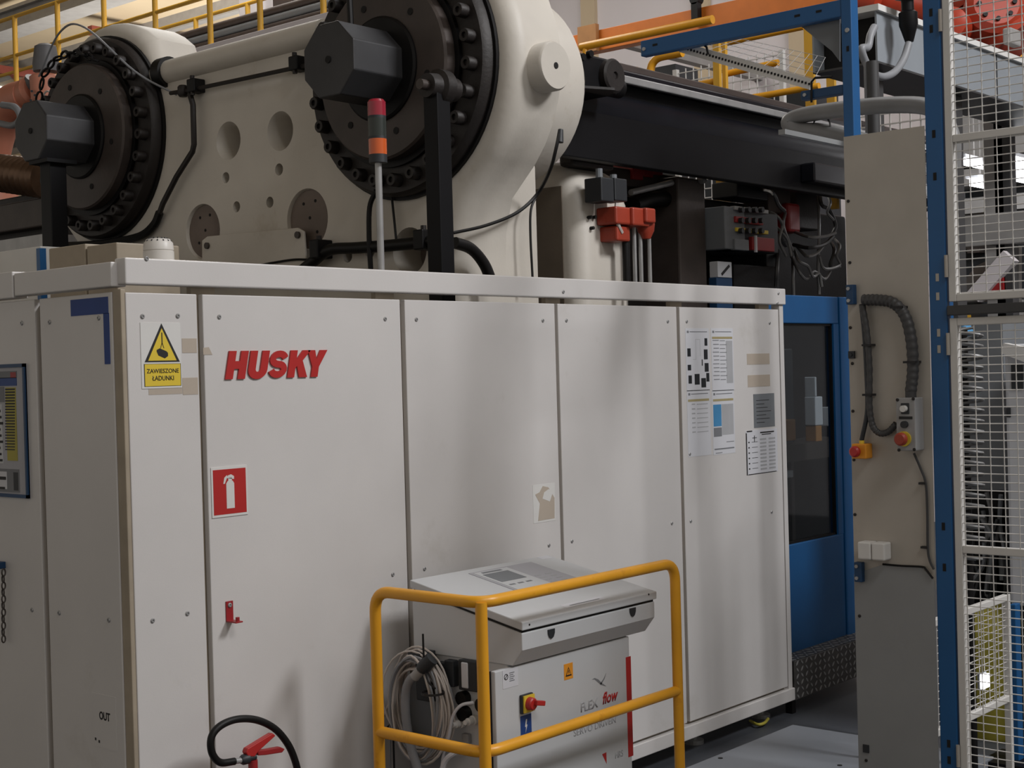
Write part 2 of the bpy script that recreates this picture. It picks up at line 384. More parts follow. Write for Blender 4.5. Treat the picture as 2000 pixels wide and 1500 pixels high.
G['U'] = [[(0,1),(0,.32)] + arc(.4,.32,.4,.34,180,360)[1:] + [(.8,1),(.5,1),(.5,.34)] + arc(.4,.34,.1,.1,360,180)[1:] + [(.3,1)]]
So = arc(.4,.70,.38,.32,12,270,12); Si = arc(.4,.30,.38,.32,90,-168,12)
G['S'] = None
a, b = fy(438, 742, Y0), fy(637, 686, Y0)
HH = 0.098; WW = (fy(637, 700, Y0).x - fy(437, 740, Y0).x)
z0 = fy(445, 741, Y0).z; sh = 0.20
adv = [0, .89, 1.74, 2.60, 3.38]; tot = 3.38+.86+sh
sx = WW/tot
def letter(ch, ax0):
    def tr(p): return Vector((a.x + (ax0 + p[0] + p[1]*sh)*sx, Y0-0.0005, z0 + p[1]*HH))
    mb = MB()
    if ch == 'S':
        ctr = [(.4+.27*math.cos(math.radians(d)), .6875+.1875*math.sin(math.radians(d))) for d in range(10, 271, 20)] + \
              [(.4+.27*math.cos(math.radians(d)), .3125+.1875*math.sin(math.radians(d))) for d in range(70, -171, -20)]
        L, R = [], []
        for i in range(len(ctr)):
            p0 = Vector(ctr[max(i-1, 0)]); p1 = Vector(ctr[min(i+1, len(ctr)-1)]); d = (p1-p0).normalized(); nrm = Vector((-d.y, d.x)); c = Vector(ctr[i])
            L.append(c+nrm*0.122); R.append(c-nrm*0.122)
        for i in range(len(ctr)-1):
            mb.prism([tr(L[i]), tr(L[i+1]), tr(R[i+1]), tr(R[i])], (0, -0.006, 0))
    else:
        mb.prism([tr(p) for p in G[ch][0]], (0, -0.006, 0))
    build(mb, 'letter', 'red', lt)
for ch, x in zip('HUSKY', adv): letter(ch, x)

# --- signs and stickers on the front
def sheet(name, label, cat, x0, y0, x1, y1, m='sign_white', th=0.002, group=None):
    mb = rectF(x0, y0, x1, y1, Y0, th); p = Vector((sum(v.x for v in mb.v)/8, Y0, min(v.z for v in mb.v)))
    t = thing(name, label, cat, p, group); build(mb, 'backing', m, t)
    a, b = fy(x0, y0, Y0), fy(x1, y1, Y0)
    return t, a.x, b.x, b.z, a.z
# suspended loads warning
t, xa, xb, za, zb = sheet('warning_sign', 'white and yellow suspended-load warning sign reading ZAWIESZONE ŁADUNKI', 'sign', 273, 630, 355, 757)
W = xb-xa; H = zb-za; zt = za+0.40*H; o = Vector((xa, Y0-0.002, 0))
c = xa+W*0.52
build(MB().prism([(c-W*.44, Y0-.002, zt), (c+W*.44, Y0-.002, zt), (c, Y0-.002, zb-.01*H)], (0, -.0006, 0)), 'triangle_border', 'print_black', t)
build(MB().prism([(c-W*.355, Y0-.0026, zt+.022*H), (c+W*.355, Y0-.0026, zt+.022*H), (c, Y0-.0026, zb-.085*H)], (0, -.0006, 0)), 'triangle_field', 'sign_yellow', t)
pic = MB(); pk = lambda u, v: (c+u*W, Y0-.0032, zt+v*H)
pic.prism([pk(-.14,.16), pk(-.10,.10), pk(.06,.055), pk(.14,.09), pk(.14,.14), pk(.10,.165), pk(-.06,.21), pk(-.14,.185)], (0, -.0006, 0))
pic.prism([pk(-.012,.27), pk(.012,.27), pk(.012,.45), pk(-.012,.45)], (0, -.0006, 0))
pic.prism([pk(-.05,.21), pk(-.035,.21), pk(.005,.29), pk(-.01,.29)], (0, -.0006, 0)).prism([pk(.05,.21), pk(.035,.21), pk(-.005,.29), pk(.01,.29)], (0, -.0006, 0))
build(pic, 'pictogram', 'print_black', t)
build(MB().box((c-W*.46, Y0-.0026, za+.03*H), (c+W*.46, Y0-.002, za+.375*H)), 'text_border', 'print_black', t)
build(MB().box((c-W*.445, Y0-.0032, za+.036*H), (c+W*.445, Y0-.0026, za+.369*H)), 'text_field', 'sign_yellow', t)
text('ZAWIESZONE', 'lettering', 'print_black', t, (c, Y0-.0032, za+.265*H), AXF, .066*H, W*.80, 0.008)
text('ŁADUNKI', 'lettering', 'print_black', t, (c, Y0-.0032, za+.155*H), AXF, .072*H, W*.54, 0.008)
single(rectF(355, 661, 384.5, 689, Y0, .001), 'tape_piece', 'tape_beige', 'beige tape patch beside the triangle of the suspended-load sign', 'tape')
tp = rectF(356, 738, 387, 770, Y0, .001); q = rectF(290, 757.5, 356, 769, Y0, .0008); tp.add(q.v, q.f)
single(tp, 'tape_piece', 'tape_beige', 'L-shaped beige tape patch under the suspended-load sign', 'tape')
p = fy(405, 686, Y0)
single(MB().prism([p+Vector((-.018,-.0005,-.012)), p+Vector((.02,-.0005,-.012)), p+Vector((.006,-.0005,.014)), p+Vector((-.018,-.0005,.012))], (0,-.0008,0)), 'tape_piece', 'tape_beige', 'small torn tape scrap beside the red lettering', 'tape')
# extinguisher sign
t, xa, xb, za, zb = sheet('extinguisher_sign', 'square red fire extinguisher sign with white pictogram', 'sign', 411, 914, 484, 1004, 'sign_white', .003)
W = xb-xa; H = zb-za
build(MB().box((xa+.045*W, Y0-.0036, za+.05*H), (xb-.045*W, Y0-.003, zb-.05*H)), 'red_field', 'red', t)
pk = lambda u, v: (xa+u*W, Y0-.0036, za+v*H)
pic = MB().prism([pk(.40,.16), pk(.62,.16), pk(.62,.66), pk(.58,.71), pk(.44,.71), pk(.40,.66)], (0, -.0006, 0))
pic.prism([pk(.46,.71), pk(.56,.71), pk(.56,.77), pk(.46,.77)], (0, -.0006, 0)).prism([pk(.42,.77), pk(.62,.74), pk(.62,.80), pk(.54,.84), pk(.45,.82)], (0, -.0006, 0))
pic.prism([pk(.32,.66), pk(.36,.66), pk(.44,.80), pk(.42,.83), pk(.35,.78)], (0, -.0006, 0))
build(pic, 'pictogram', 'sign_white', t)
# peeled sticker
t, xa, xb, za, zb = sheet('peeled_sticker', 'half peeled white sticker on the cabinet panel above the cart', 'sticker', 1040, 948, 1085, 1016, 'sign_white', .001)
W = xb-xa; H = zb-za
build(MB().prism([(xa+u*W, Y0-.001, za+v*H) for u, v in ((.2,.05),(.95,.06),(.97,.6),(.7,.9),(.45,.95),(.3,.8),(.1,.75),(.3,.5))], (0, -.0006, 0)), 'torn_patch', 'tape_beige', t)
build(MB().prism([(xa+u*W, Y0-.0015, za+v*H) for u, v in ((.42,.62),(.75,.52),(.92,.8),(.7,.85),(.5,.78))], (0, -.0006, 0)), 'torn_patch', 'sign_white', t)
# printed sheets on the last panel
def printed(name, label, x0, y0, x1, y1, kind):
    t, xa, xb, za, zb = sheet(name, label, 'paper', x0, y0, x1, y1, 'paper', .001, None)
    W = xb-xa; H = zb-za; R = lambda u0, v0, u1, v1: MB().box((xa+u0*W, Y0-.0016, za+v0*H), (xa+u1*W, Y0-.001, za+v1*H))
    def join(L):
        m = MB()
        for r in L: q = R(*r); m.add(q.v, q.f)
        return m
    build(join([(.06,.925,.14,.96), (.18,.938,.92,.95)]), 'heading', 'print_grey', t)
    if kind == 'map':
        build(join([(.42,.82,.60,.825), (.42,.5,.425,.82), (.60,.55,.605,.82), (.3,.5,.42,.505)]), 'diagram', 'print_light', t)
        for rr_ in ([(.06,.55,.2,.68),(.06,.33,.2,.42),(.08,.12,.22,.25),(.34,.10,.55,.27),(.62,.05,.82,.2),(.80,.72,.92,.84),(.76,.5,.92,.66),(.78,.3,.95,.44),(.84,.14,.97,.28),(.66,.4,.7,.5)]): build(R(*rr_), 'picture', 'plastic_dark', t)
    else:
        build(R(.04, .83, .96, .865), 'gold_bar', 'print_gold', t)
        rows = [(0.06+.02*(k % 3), .80-.062*k, .34, .812-.062*k) for k in range(11)]
        if kind == 'list': build(join(rows + [(.38, .795-.062*k, .62+.06*(k % 2), .805-.062*k) for k in range(11)]), 'lines', 'print_grey', t); build(R(.66, .12, .95, .8), 'column', 'print_light', t)
        if kind == 'short': build(join([(.2, .78-.07*k, .34, .80-.07*k) for k in range(7)] + [(.42, .78-.07*k, .9, .792-.07*k) for k in range(7)]), 'lines', 'print_light', t)
        if kind == 'blue':
            build(R(.04,.44,.4,.78), 'picture', 'print_blue', t); build(R(.04,.28,.4,.42), 'picture', 'print_grey', t); build(R(.42,.3,.95,.78), 'column', 'print_light', t)
            build(join([(.05,.075,.95,.095), (.1,.02,.4,.03), (.6,.18,.95,.19)]), 'lines', 'print_grey', t)
printed('paper_sheet', 'white printed sheet with layout diagram and small photos', 1338, 641, 1387, 762, 'map')
printed('paper_sheet', 'white printed list sheet beside the layout diagram sheet', 1388, 641, 1434, 762, 'list')
printed('paper_sheet', 'white printed sheet with short list under a gold bar', 1341, 763, 1389, 888, 'short')
printed('paper_sheet', 'white printed sheet with a blue picture block', 1390, 763, 1436, 884, 'blue')
single(rectF(1458.5, 691, 1503, 711, Y0, .001), 'tape_piece', 'tape_beige', 'upper beige adhesive strip beside the printed sheets', 'tape')
single(rectF(1460, 733, 1504, 754, Y0, .001), 'tape_piece', 'tape_beige', 'lower beige adhesive strip beside the printed sheets', 'tape')
t, xa, xb, za, zb = sheet('rating_plate', 'grey rating plate with fine engraved text on the last cabinet panel', 'plate', 1471, 770, 1513, 832, 'plastic_grey', .002)
W = xb-xa; H = zb-za; m = MB()
for k in range(7): m.box((xa+.12*W, Y0-.0026, za+(.14+.11*k)*H), (xa+(.5+.08*(k*3 % 5))*W, Y0-.002, za+(.155+.11*k)*H))
build(m, 'engraving', 'print_black', t)
t, xa, xb, za, zb = sheet('instruction_sheet', 'worn white instruction sheet with black edge marks below the rating plate', 'paper', 1456, 842, 1519, 920, 'paper', .0015)
W = xb-xa; H = zb-za; m = MB(); B = lambda u0, v0, u1, v1: m.box((xa+u0*W, Y0-.0021, za+v0*H), (xa+u1*W, Y0-.0015, za+v1*H))
B(0,.0,.03,.95); B(.03,.97,.2,1); B(.45,.92,.9,.95); B(.5,.88,.8,.9); B(0.05,0,.95,.015)
for k in range(6): B(.07,.12+.12*k,.11,.15+.12*k); B(.18,.13+.12*k,.36,.14+.12*k)
B(.2,.82,.34,.835); B(.255,.74,.275,.88)
build(m, 'print', 'print_black', t); m = MB()
for k in range(9): B(.44,.08+.085*k,.64,.12+.085*k); B(.72,.08+.085*k,.93,.12+.085*k)
build(m, 'text_block', 'print_light', t)
# --- end face items
def rectEp(*a): return rectE(*a)
t = thing('notice_board', 'blue framed notice board with striped yellow chart on the cabinet end', 'notice board', fx(20, 972, X0))
a, b = fx(-120, 700, X0), fx(55, 972, X0)
a = Vector((X0, fx(-120, 800, X0).y, fx(0, 712, X0).z)); b = Vector((X0, fx(55, 800, X0).y, fx(57, 973, X0).z))
build(MB().box((X0-.006, a.y, b.z), (X0, b.y, a.z)), 'board', 'cart_panel', t)
fr = .012
for n, (ya, za_, yb, zb_) in enumerate(((a.y, a.z-fr, b.y, a.z), (a.y, b.z, b.y, b.z+fr), (b.y, b.z, b.y+fr, a.z), (a.y-fr, b.z, a.y, a.z))):
    build(MB().box((X0-.012, ya, za_), (X0-.002, yb, zb_)), 'frame', 'blue_dark', t)
def bd(x0, y0, x1, y1, nm, mm, th=.0075):
    q = rectE(x0, y0, x1, y1, X0, th); build(q, nm, mm, t)
bd(-60, 728, 36, 738, 'print', 'print_grey'); bd(24, 727, 35, 737, 'print', 'red_dark', .008); bd(-60, 740, 36, 753, 'print', 'label_blue'); bd(14, 757, 38, 900, 'chart', 'bin_yellow')
m = MB()
for k in range(22):
    q = rectE(14, 759+k*5.6, 33, 761.6+k*5.6, X0, .008); m.add(q.v, q.f)
build(m, 'stripes', 'print_black', t)
bd(-60, 757, 12, 785, 'print', 'print_grey'); bd(-60, 790, 10, 905, 'print', 'cart_grey')
m = MB()
for k in range(9):
    q = rectE(-2, 800+k*12, 5+(k % 3)*2, 805+k*12, X0, .0082); m.add(q.v, q.f)
build(m, 'print', 'print_black', t)
bd(-60, 912, 42, 962, 'print', 'print_grey'); bd(-2, 920, 18, 955, 'print', 'paper', .008); bd(30, 922, 40, 958, 'print', 'plastic_dark', .008); bd(2, 930, 16, 937, 'print', 'print_black', .0086); bd(2, 950, 14, 955, 'print', 'print_black', .0086)
q = rectE(138, 586, 212, 612, X0, .0012); q2 = rectE(202, 612, 216, 711, X0, .0012); q.add(q2.v, q2.f)
single(q, 'masking_tape', 'tape_blue', 'blue L-shaped tape at the cabinet end panel corner', 'tape')
t = thing('paper_label', 'small label reading OUT on the cabinet end panel', 'label', fx(205, 1460, X0))
build(rectE(181, 1352, 229, 1468, X0, .001), 'backing', 'panel_white', t)
p = fx(205, 1399, X0); text('OUT', 'lettering', 'print_black', t, (X0-.001, p.y, p.z), AXE, .028, .062, 0.03)
q = rectE(186, 1440, 189, 1446, X0, .0015); q2 = rectE(193, 1445, 196, 1451, X0, .0015); q.add(q2.v, q2.f); build(q, 'mark', 'print_black', t)
t = thing('hanging_chain', 'blue hook with short hanging chain on the cabinet end', 'chain', fx(8, 1262, X0))
p = fx(8, 1103, X0)
build(MB().box((X0-.03, p.y-.012, p.z-.012), (X0, p.y+.05, p.z+.012)).box((X0-.034, p.y-.016, p.z-.012), (X0-.026, p.y-.008, p.z+.02)), 'hook', 'blue_dark', t, bevel=.002)
for k in range(11):
    c = fx(7-(k % 2), 1118+k*13, X0-.02); ax = Vector((0, 1, 0)) if k % 2 else Vector((1, 0, 0))
    build(MB().tube([c+ax*(.007*math.cos(u))+Vector((0, 0, .013*math.sin(u))) for u in [2*PI*j/10 for j in range(10)]], .0028, 6, True), 'link', 'iron_grey', t, smooth=True)

# ================================================================== CLAMP PLATEN (cast, cream white)
XP, XR = 4.70, 5.02
TY1, TY2, TZ = 4.66, 7.05, 3.28
plat = thing('clamp_platen', 'massive cream cast clamp platen with bored end face', 'machine', (5.05, 5.85, 0.0))
def circ(cy, cz, r, a0, a1, n): return [(cy + r*math.cos(math.radians(a0+(a1-a0)*k/n)), cz + r*math.sin(math.radians(a0+(a1-a0)*k/n))) for k in range(n+1)]
RB = 0.66
right = [(4.36, 0.3), (4.36, 2.40), (4.35, 2.55), (4.31, 2.70)] + circ(TY1, TZ, RB, 222, 50, 18)
out = right + [(5.10, 3.60), (6.55, 3.60)] + [(11.71-y, z) for y, z in reversed(right)]
bm = bmesh.new()
fv = [bm.verts.new((XP, y, z)) for y, z in out]; f0 = bm.faces.new(fv)
r = bmesh.ops.extrude_face_region(bm, geom=[f0]); ev = [g for g in r['geom'] if isinstance(g, bmesh.types.BMVert)]
for v in ev: v.co.x = XR
bmesh.ops.recalc_face_normals(bm, faces=bm.faces)
es = [e for e in bm.edges if abs(e.verts[0].co.x-XP) < 1e-5 and abs(e.verts[1].co.x-XP) < 1e-5]
bmesh.ops.bevel(bm, geom=es, offset=0.085, segments=5, profile=0.5, affect='EDGES')
me = bpy.data.meshes.new('platen_body'); bm.to_mesh(me); bm.free()
body0 = bpy.data.objects.new('platen_body_tmp', me); COL.objects.link(body0)
cut = MB()
HOLES = [(446, 275, 26), (547, 256, 27)]; SMALL = [(441, 347, 10), (545, 331, 11), (462, 404, 10), (527, 395, 10), (679, 500, 12), (722, 492, 12)]
DISC = [(396, 452, 52), (600, 428, 58)]
def hr(x, y, hpx): p = fx(x, y, XP); q = fx(x, y-hpx, XP); return p, (q-p).length
for x, y, h in HOLES: p, rr = hr(x, y, h+6); cut.lathe([(-.05, rr*1.25), (.0, rr*1.18), (.03, rr), (.22, rr)], (XP, p.y, p.z), (1, 0, 0), 28)
for x, y, h in SMALL: p, rr = hr(x, y, h+1); cut.cyl((XP-.05, p.y, p.z), (XP+.15, p.y, p.z), rr, 16)
for x, y, h in DISC: p, rr = hr(x, y, h); cut.lathe([(-.05, rr*1.1), (0, rr*1.04), (.012, rr), (.05, rr)], (XP, p.y, p.z), (1, 0, 0), 36)
p, rr = hr(800, 490, 42); cut.lathe([(-.05, rr*1.2), (0, rr*1.1), (.03, rr), (.2, rr)], (XP, p.y, p.z), (1, 0, 0), 28)
cme = mesh_of(cut, 'cut', M['cast_white']); co = bpy.data.objects.new('cut', cme); COL.objects.link(co)
bo = body0.modifiers.new('b', 'BOOLEAN'); bo.operation = 'DIFFERENCE'; bo.object = co; bo.solver = 'EXACT'
bpy.context.view_layer.update()
me2 = bpy.data.meshes.new_from_object(body0.evaluated_get(bpy.context.evaluated_depsgraph_get()))
bpy.data.objects.remove(body0); bpy.data.objects.remove(co)
me2.name = 'body'; me2.materials.clear(); me2.materials.append(M['cast_white'])
me2.transform(Matrix.Translation(-wloc(plat)))
me2.polygons.foreach_set('use_smooth', [True]*len(me2.polygons)); me2.set_sharp_from_angle(angle=math.radians(32))
put(me2, 'body', plat)
for x, y, h in HOLES:
    p, rr = hr(x, y, h+6); build(MB().cyl((XP+.19, p.y, p.z), (XP+.215, p.y, p.z), rr*.99, 24), 'bore_bottom', 'disc_brown', plat)
for x, y, h in SMALL:
    p, rr = hr(x, y, h+1); build(MB().cyl((XP+.10, p.y, p.z), (XP+.13, p.y, p.z), rr*.98, 16), 'bore_bottom', 'dark_hole', plat)
for x, y, h in DISC:
    p, rr = hr(x, y, h); d = build(MB().cyl((XP+.018, p.y, p.z), (XP+.045, p.y, p.z), rr*.99, 40), 'cover_disc', 'disc_brown', plat, label='brown flush cover disc')
    for u, v in ((-.3, .55), (.3, .6), (0, .05), (.35, -.45), (-.4, -.4)):
        build(MB().cyl((XP+.016, p.y-u*rr, p.z+v*rr), (XP+.03, p.y-u*rr, p.z+v*rr), .008, 10), 'screw', 'dark_hole', d)
p, rr = hr(800, 490, 42); build(MB().cyl((XP+.17, p.y, p.z), (XP+.19, p.y, p.z), rr*.98, 24), 'bore_bottom', 'disc_brown', plat)
# rear collars of the tie bars and front bosses
for ty in (TY1, TY2):
    build(MB().lathe([(0, .48), (.42, .47), (.47, .44), (.48, .30)], (XR-.02, ty, TZ), (1, 0, 0), 56), 'rear_collar', 'cast_white', plat, smooth=True)
build(MB().box((XR-.03, 4.36, .3), (5.27, 7.35, 2.90)), 'rear_rib', 'cast_white', plat, bevel=.03, seg=4)
# rounded top bar between the bosses
ta, tb = fx(330, 155, XP), fx(640, 103, XP)
build(MB().ring((XP+.02, TY2-.60, 3.57), (0, 1, 0), .06, .085, .07, 28), 'bar_band', 'rubber', plat, smooth=True)
build(MB().cyl((XP+.02, TY1+.55, 3.57), (XP+.02, TY2-.5, 3.57), .066, 24), 'top_bar', 'cast_white', plat, smooth=True)
# trunnion pin on the side
pp = fy(1085, 128, 3.93)
pin = build(MB().lathe([(0, .145), (.06, .12), (.09, .108), (.20, .108), (.212, .100)], (pp.x, 4.14, pp.z), (0, -1, 0), 36), 'trunnion_pin', 'cast_white', plat, smooth=True)
build(MB().cyl((pp.x, 3.925, pp.z), (pp.x, 3.934, pp.z), .014, 14), 'bore', 'dark_hole', pin)
# little drilled holes on the lit side
for x, y in ((962, 311), (973, 310), (968, 330), (962, 361)):
    p = fy(x, y, 4.34); build(MB().cyl((p.x, 4.33, p.z), (p.x, 4.352, p.z), .007, 8), 'drill_hole', 'dark_hole', plat)
# cover plate at the foot of the end face
cp = [(398, 470), (408, 462), (585, 445), (597, 452), (603, 540), (398, 560)]
cov = build(MB().prism([fx(x, y, XP-.03) for x, y in cp], (-.012, 0, 0)), 'cover_plate', 'cast_white', plat, bevel=.003)
for x, y in ((406, 480), (583, 459)):
    p = fx(x, y, XP-.042); build(MB().cyl((XP-.055, p.y, p.z), (XP-.042, p.y, p.z), .017, 12), 'bolt', 'iron_grey', cov)
    build(MB().cyl((XP-.03, p.y, p.z), (XP, p.y, p.z), .012, 10), 'spacer', 'iron_grey', cov)
# ------------------------------------------------ tie bar cylinder heads
bolt = mesh_of(MB().lathe([(0, .031), (.045, .031), (.052, .027), (.052, .014), (.04, .013)], (0, 0, 0), (-1, 0, 0), 12), 'bolt', M['iron_dark'], smooth=True)
def head(ty, label):
    t = thing('hydraulic_cylinder', label, 'machine', (4.6, ty, TZ-.56), 'dark round tie bar heads on the platen')
    o = (4.70, ty, TZ)
    build(MB().lathe([(0, .56), (.055, .56), (.075, .545), (.078, .40)], o, (-1, 0, 0), 72), 'flange', 'iron_dark', t, smooth=True)
    build(MB().lathe([(.02, .575), (.0, .575)], o, (-1, 0, 0), 64), 'backing_ring', 'iron_black', t, smooth=True)
    build(MB().ring((4.622, ty, TZ), (-1, 0, 0), .395, .432, .02, 72), 'groove_ring', 'iron_black', t, smooth=True)
    build(MB().lathe([(0, .405), (.075, .405), (.085, .395), (.088, .20)], (4.63, ty, TZ), (-1, 0, 0), 64), 'end_disc', 'iron_grey', t, smooth=True)
    build(MB().lathe([(0, .235), (.012, .235), (.02, .225), (.02, .19)], (4.545, ty, TZ), (-1, 0, 0), 48), 'seal_ring', 'iron_black', t, smooth=True)
    sh = build(MB().cyl((4.55, ty, TZ), (4.235, ty, TZ), .172, 8, ph=PI/8), 'octagonal_shaft', 'shaft_grey', t, bevel=.006)
    build(MB().cyl((4.236, ty, TZ), (4.23, ty, TZ), .016, 14), 'centre_hole', 'dark_hole', sh)
    for k in range(26):
        a = 2*PI*(k+.35)/26; put(bolt, 'bolt', t, (4.625, ty+.492*math.cos(a), TZ+.492*math.sin(a)))
    for k in range(6):
        a = 2*PI*(k+.2)/6; build(MB().cyl((4.542, ty+.30*math.cos(a), TZ+.30*math.sin(a)), (4.54, ty+.30*math.cos(a), TZ+.30*math.sin(a)), .016, 12), 'tapped_hole', 'dark_hole', t)
    return t
h1 = head(TY1, 'dark round tie bar head with octagonal shaft above the signal tower')
h2 = head(TY2, 'dark round tie bar head with octagonal shaft beside the pink robot')
# chain and wires on the far head
ch = thing('lifting_chain', 'dark chain draped over the far tie bar head', 'chain', (4.5, TY2, TZ+.3))
cpts = smoothpath([(4.53, TY2+.42, TZ+.20), (4.52, TY2+.30, TZ+.40), (4.52, TY2+.1, TZ+.47), (4.52, TY2-.08, TZ+.44), (4.53, TY2-.22, TZ+.38)], 6)
for k in range(0, len(cpts)-1, 2):
    c = cpts[k]; d = (cpts[k+1]-cpts[k]).normalized(); u, w = frame_of(d); s = u if (k//2) % 2 else w
    build(MB().tube([c + d*(.035*math.cos(j*PI/5)) + s*(.018*math.sin(j*PI/5)) for j in range(10)], .007, 6, True), 'link', 'iron_black', ch, smooth=True)
single(MB().tube(smoothpath([(4.60, TY2+.50, TZ+.42), (4.56, TY2+.2, TZ+.62), (4.56, TY2-.05, TZ+.60), (4.60, TY2-.45, TZ+.30), fx(345, 185, XP-.02)], 8), .006, 6), 'cable', 'cable_grey', 'pale thin wire stretched over the far tie bar head', 'cable', smooth=True)
single(MB().tube(smoothpath([(4.42, TY1+.05, TZ+.165), (4.42, TY1+.05, TZ+.5), (4.45, TY1+.02, TZ+1.2), (4.5, TY1, 8.99)], 6), .014, 8), 'hanging_cable', 'rubber', 'black cable hanging down onto the near octagonal shaft', 'cable', smooth=True)
# bearing post under the near head, and a smaller one under the far shaft
t = thing('support_post', 'black square steel post standing before the near tie bar head', 'post', (4.33, 4.22, 2.0))
pa, pb = fy(853, 400, 4.13), fy(885, 400, 4.13); Xq = (pa.x+pb.x)/2; w = (pb.x-pa.x)/2
build(MB().box((Xq-.03, 4.13, 0.03), (Xq+.05, 4.21, 3.12)), 'column', 'black_paint', t, bevel=.004)
build(MB().box((Xq-.06, 4.11, 0.0), (Xq+.09, 4.25, 0.03)), 'base_plate', 'black_paint', t)
zz = fy(880, 175, 4.17).z
build(MB().lathe([(0, .05), (.05, .055), (.06, .075), (.11, .075), (.12, .05), (.17, .05)], (Xq-.05, 4.17, zz), (1, 0, 0), 24), 'bearing', 'iron_dark', t, smooth=True)
build(MB().cyl((Xq-.09, 4.17, zz), (Xq-.04, 4.17, zz), .022, 12), 'bearing_stub', 'iron_grey', t, smooth=True)
build(MB().box((Xq-.02, 4.15, 3.10), (Xq+.04, 4.19, zz)), 'neck', 'black_paint', t)
t = thing('support_post', 'black steel post under the far octagonal shaft', 'post', (4.33, 7.0, 2.0))
pq = fx(106, 400, 4.33)
build(MB().box((4.28, pq.y-.05, 0.0), (4.38, pq.y+.05, TZ-.16)), 'column', 'black_paint', t, bevel=.004)
build(MB().box((4.24, pq.y-.09, TZ-.18), (4.42, pq.y+.09, TZ-.16)), 'saddle', 'black_paint', t)
# ------------------------------------------------ pipes on the end face
def eface(pts, off=.03, n=6): return smoothpath([fx(x, y, XP-off) for x, y in pts], n)
single(MB().tube([fx(x, y, XP-.045) for x, y in ((333, 182), (370, 176), (470, 155), (592, 129), (618, 123))], .011, 8), 'grease_pipe', 'iron_dark', 'thin dark pipe under the cream rounded top bar', 'pipe', smooth=True)
single(MB().tube([fx(x, y, XP-.045) for x, y in ((371, 183), (377, 205), (379, 282), (376, 296), (345, 345), (318, 398), (312, 415))], .015, 8), 'grease_pipe', 'iron_dark', 'bent dark pipe running down beside the far tie bar head', 'pipe', smooth=True)
single(MB().tube(eface(((312, 415), (300, 440), (270, 462), (200, 476), (130, 480))), .022, 8), 'hydraulic_hose', 'rubber', 'black hose curving under the far tie bar head', 'hose', smooth=True)
for n, (x, y, l) in enumerate(((394, 170, 'dark pipe clamp near the far end of the cream top bar'), (594, 127, 'dark pipe clamp on the cream top bar beside the octagonal shaft'))):
    p = fx(x, y, XP); t = thing('pipe_clamp', l, 'clamp', p)
    build(MB().box((XP-.075, p.y-.032, p.z-.035), (XP-.0, p.y+.032, p.z+.035)), 'clamp_body', 'iron_black', t, bevel=.006)
    for dz in (.03, -.05): build(MB().cyl((XP-.06, p.y, p.z+dz), (XP-.06, p.y, p.z+dz+.022), .012, 8), 'bolt', 'iron_dark', t)
p = fx(371, 180, XP); single(MB().lathe([(0, .02), (.01, .028), (.05, .028), (.06, .02)], (XP-.045, p.y, p.z+.03), (0, 0, -1), 12), 'pipe_tee', 'iron_dark', 'dark pipe tee where the two grease pipes meet', 'pipe fitting', smooth=True)
t = thing('hydraulic_hose', 'thick black hose clamped along the foot of the platen', 'hose', fx(600, 520, XP))
build(MB().tube(smoothpath([fx(x, y, XP-.06) for x, y in ((570, 545), (610, 512), (645, 488), (700, 484), (780, 478), (850, 470))], 6), .028, 10), 'hose_run', 'rubber', t, smooth=True)
for x, y in ((642, 488), (846, 470)):
    p = fx(x, y, XP); build(MB().box((XP-.10, p.y-.03, p.z-.045), (XP-.0, p.y+.03, p.z+.045)), 'clamp', 'iron_black', t, bevel=.006)
    build(MB().cyl((XP-.06, p.y, p.z+.04), (XP-.06, p.y, p.z+.065), .013, 8), 'bolt', 'iron_dark', t)
single(MB().tube(smoothpath([fy(x, y, 4.28) for x, y in ((888, 474), (920, 486), (945, 515), (958, 548), (960, 575))], 6), .026, 10), 'hydraulic_hose', 'rubber', 'black hose dropping behind the rail beside the square post', 'hose', smooth=True)
single(MB().tube(smoothpath([fx(x, y, XP-.08) for x, y in ((735, 372), (722, 405), (721, 470), (724, 525), (724, 560))], 6), .012, 8), 'cable', 'rubber', 'black cable hanging beside the signal tower pole', 'cable', smooth=True)
single(MB().tube(smoothpath([fx(x, y, XP-.03) for x, y in ((764, 372), (770, 430), (774, 470))], 6), .006, 6), 'cable', 'rubber', 'thin black wire hanging below the near tie bar head', 'cable', smooth=True)
single(MB().tube(smoothpath([fx(x, y, XP-.05) for x, y in ((497, 520), (540, 512), (575, 507), (600, 507))], 6), .006, 6), 'cable', 'rubber', 'thin black wire lying along the cover plate foot', 'cable', smooth=True)
t = thing('sensor_cable', 'black cable looping across the lit platen side with a plug', 'cable', fy(1090, 260, 4.3))
sp = [fy(x, y, Yy) for x, y, Yy in ((885, 455, 4.30), (950, 440, 4.29), (1010, 415, 4.29), (1050, 378, 4.27), (1075, 330, 4.16), (1086, 290, 4.12), (1092, 262, 4.12))]
build(MB().tube(smoothpath(sp, 6), .008, 6), 'cable_run', 'rubber', t, smooth=True)
build(MB().tube(smoothpath([fy(x, y, 4.28) for x, y in ((1048, 382), (1037, 410), (1036, 460), (1040, 540), (1040, 560))], 6), .006, 6), 'cable_drop', 'rubber', t, smooth=True)
build(MB().cyl(fy(1093, 278, 4.12), fy(1095, 253, 4.12), .018, 10, .012), 'plug', 'plastic_dark', t, smooth=True)
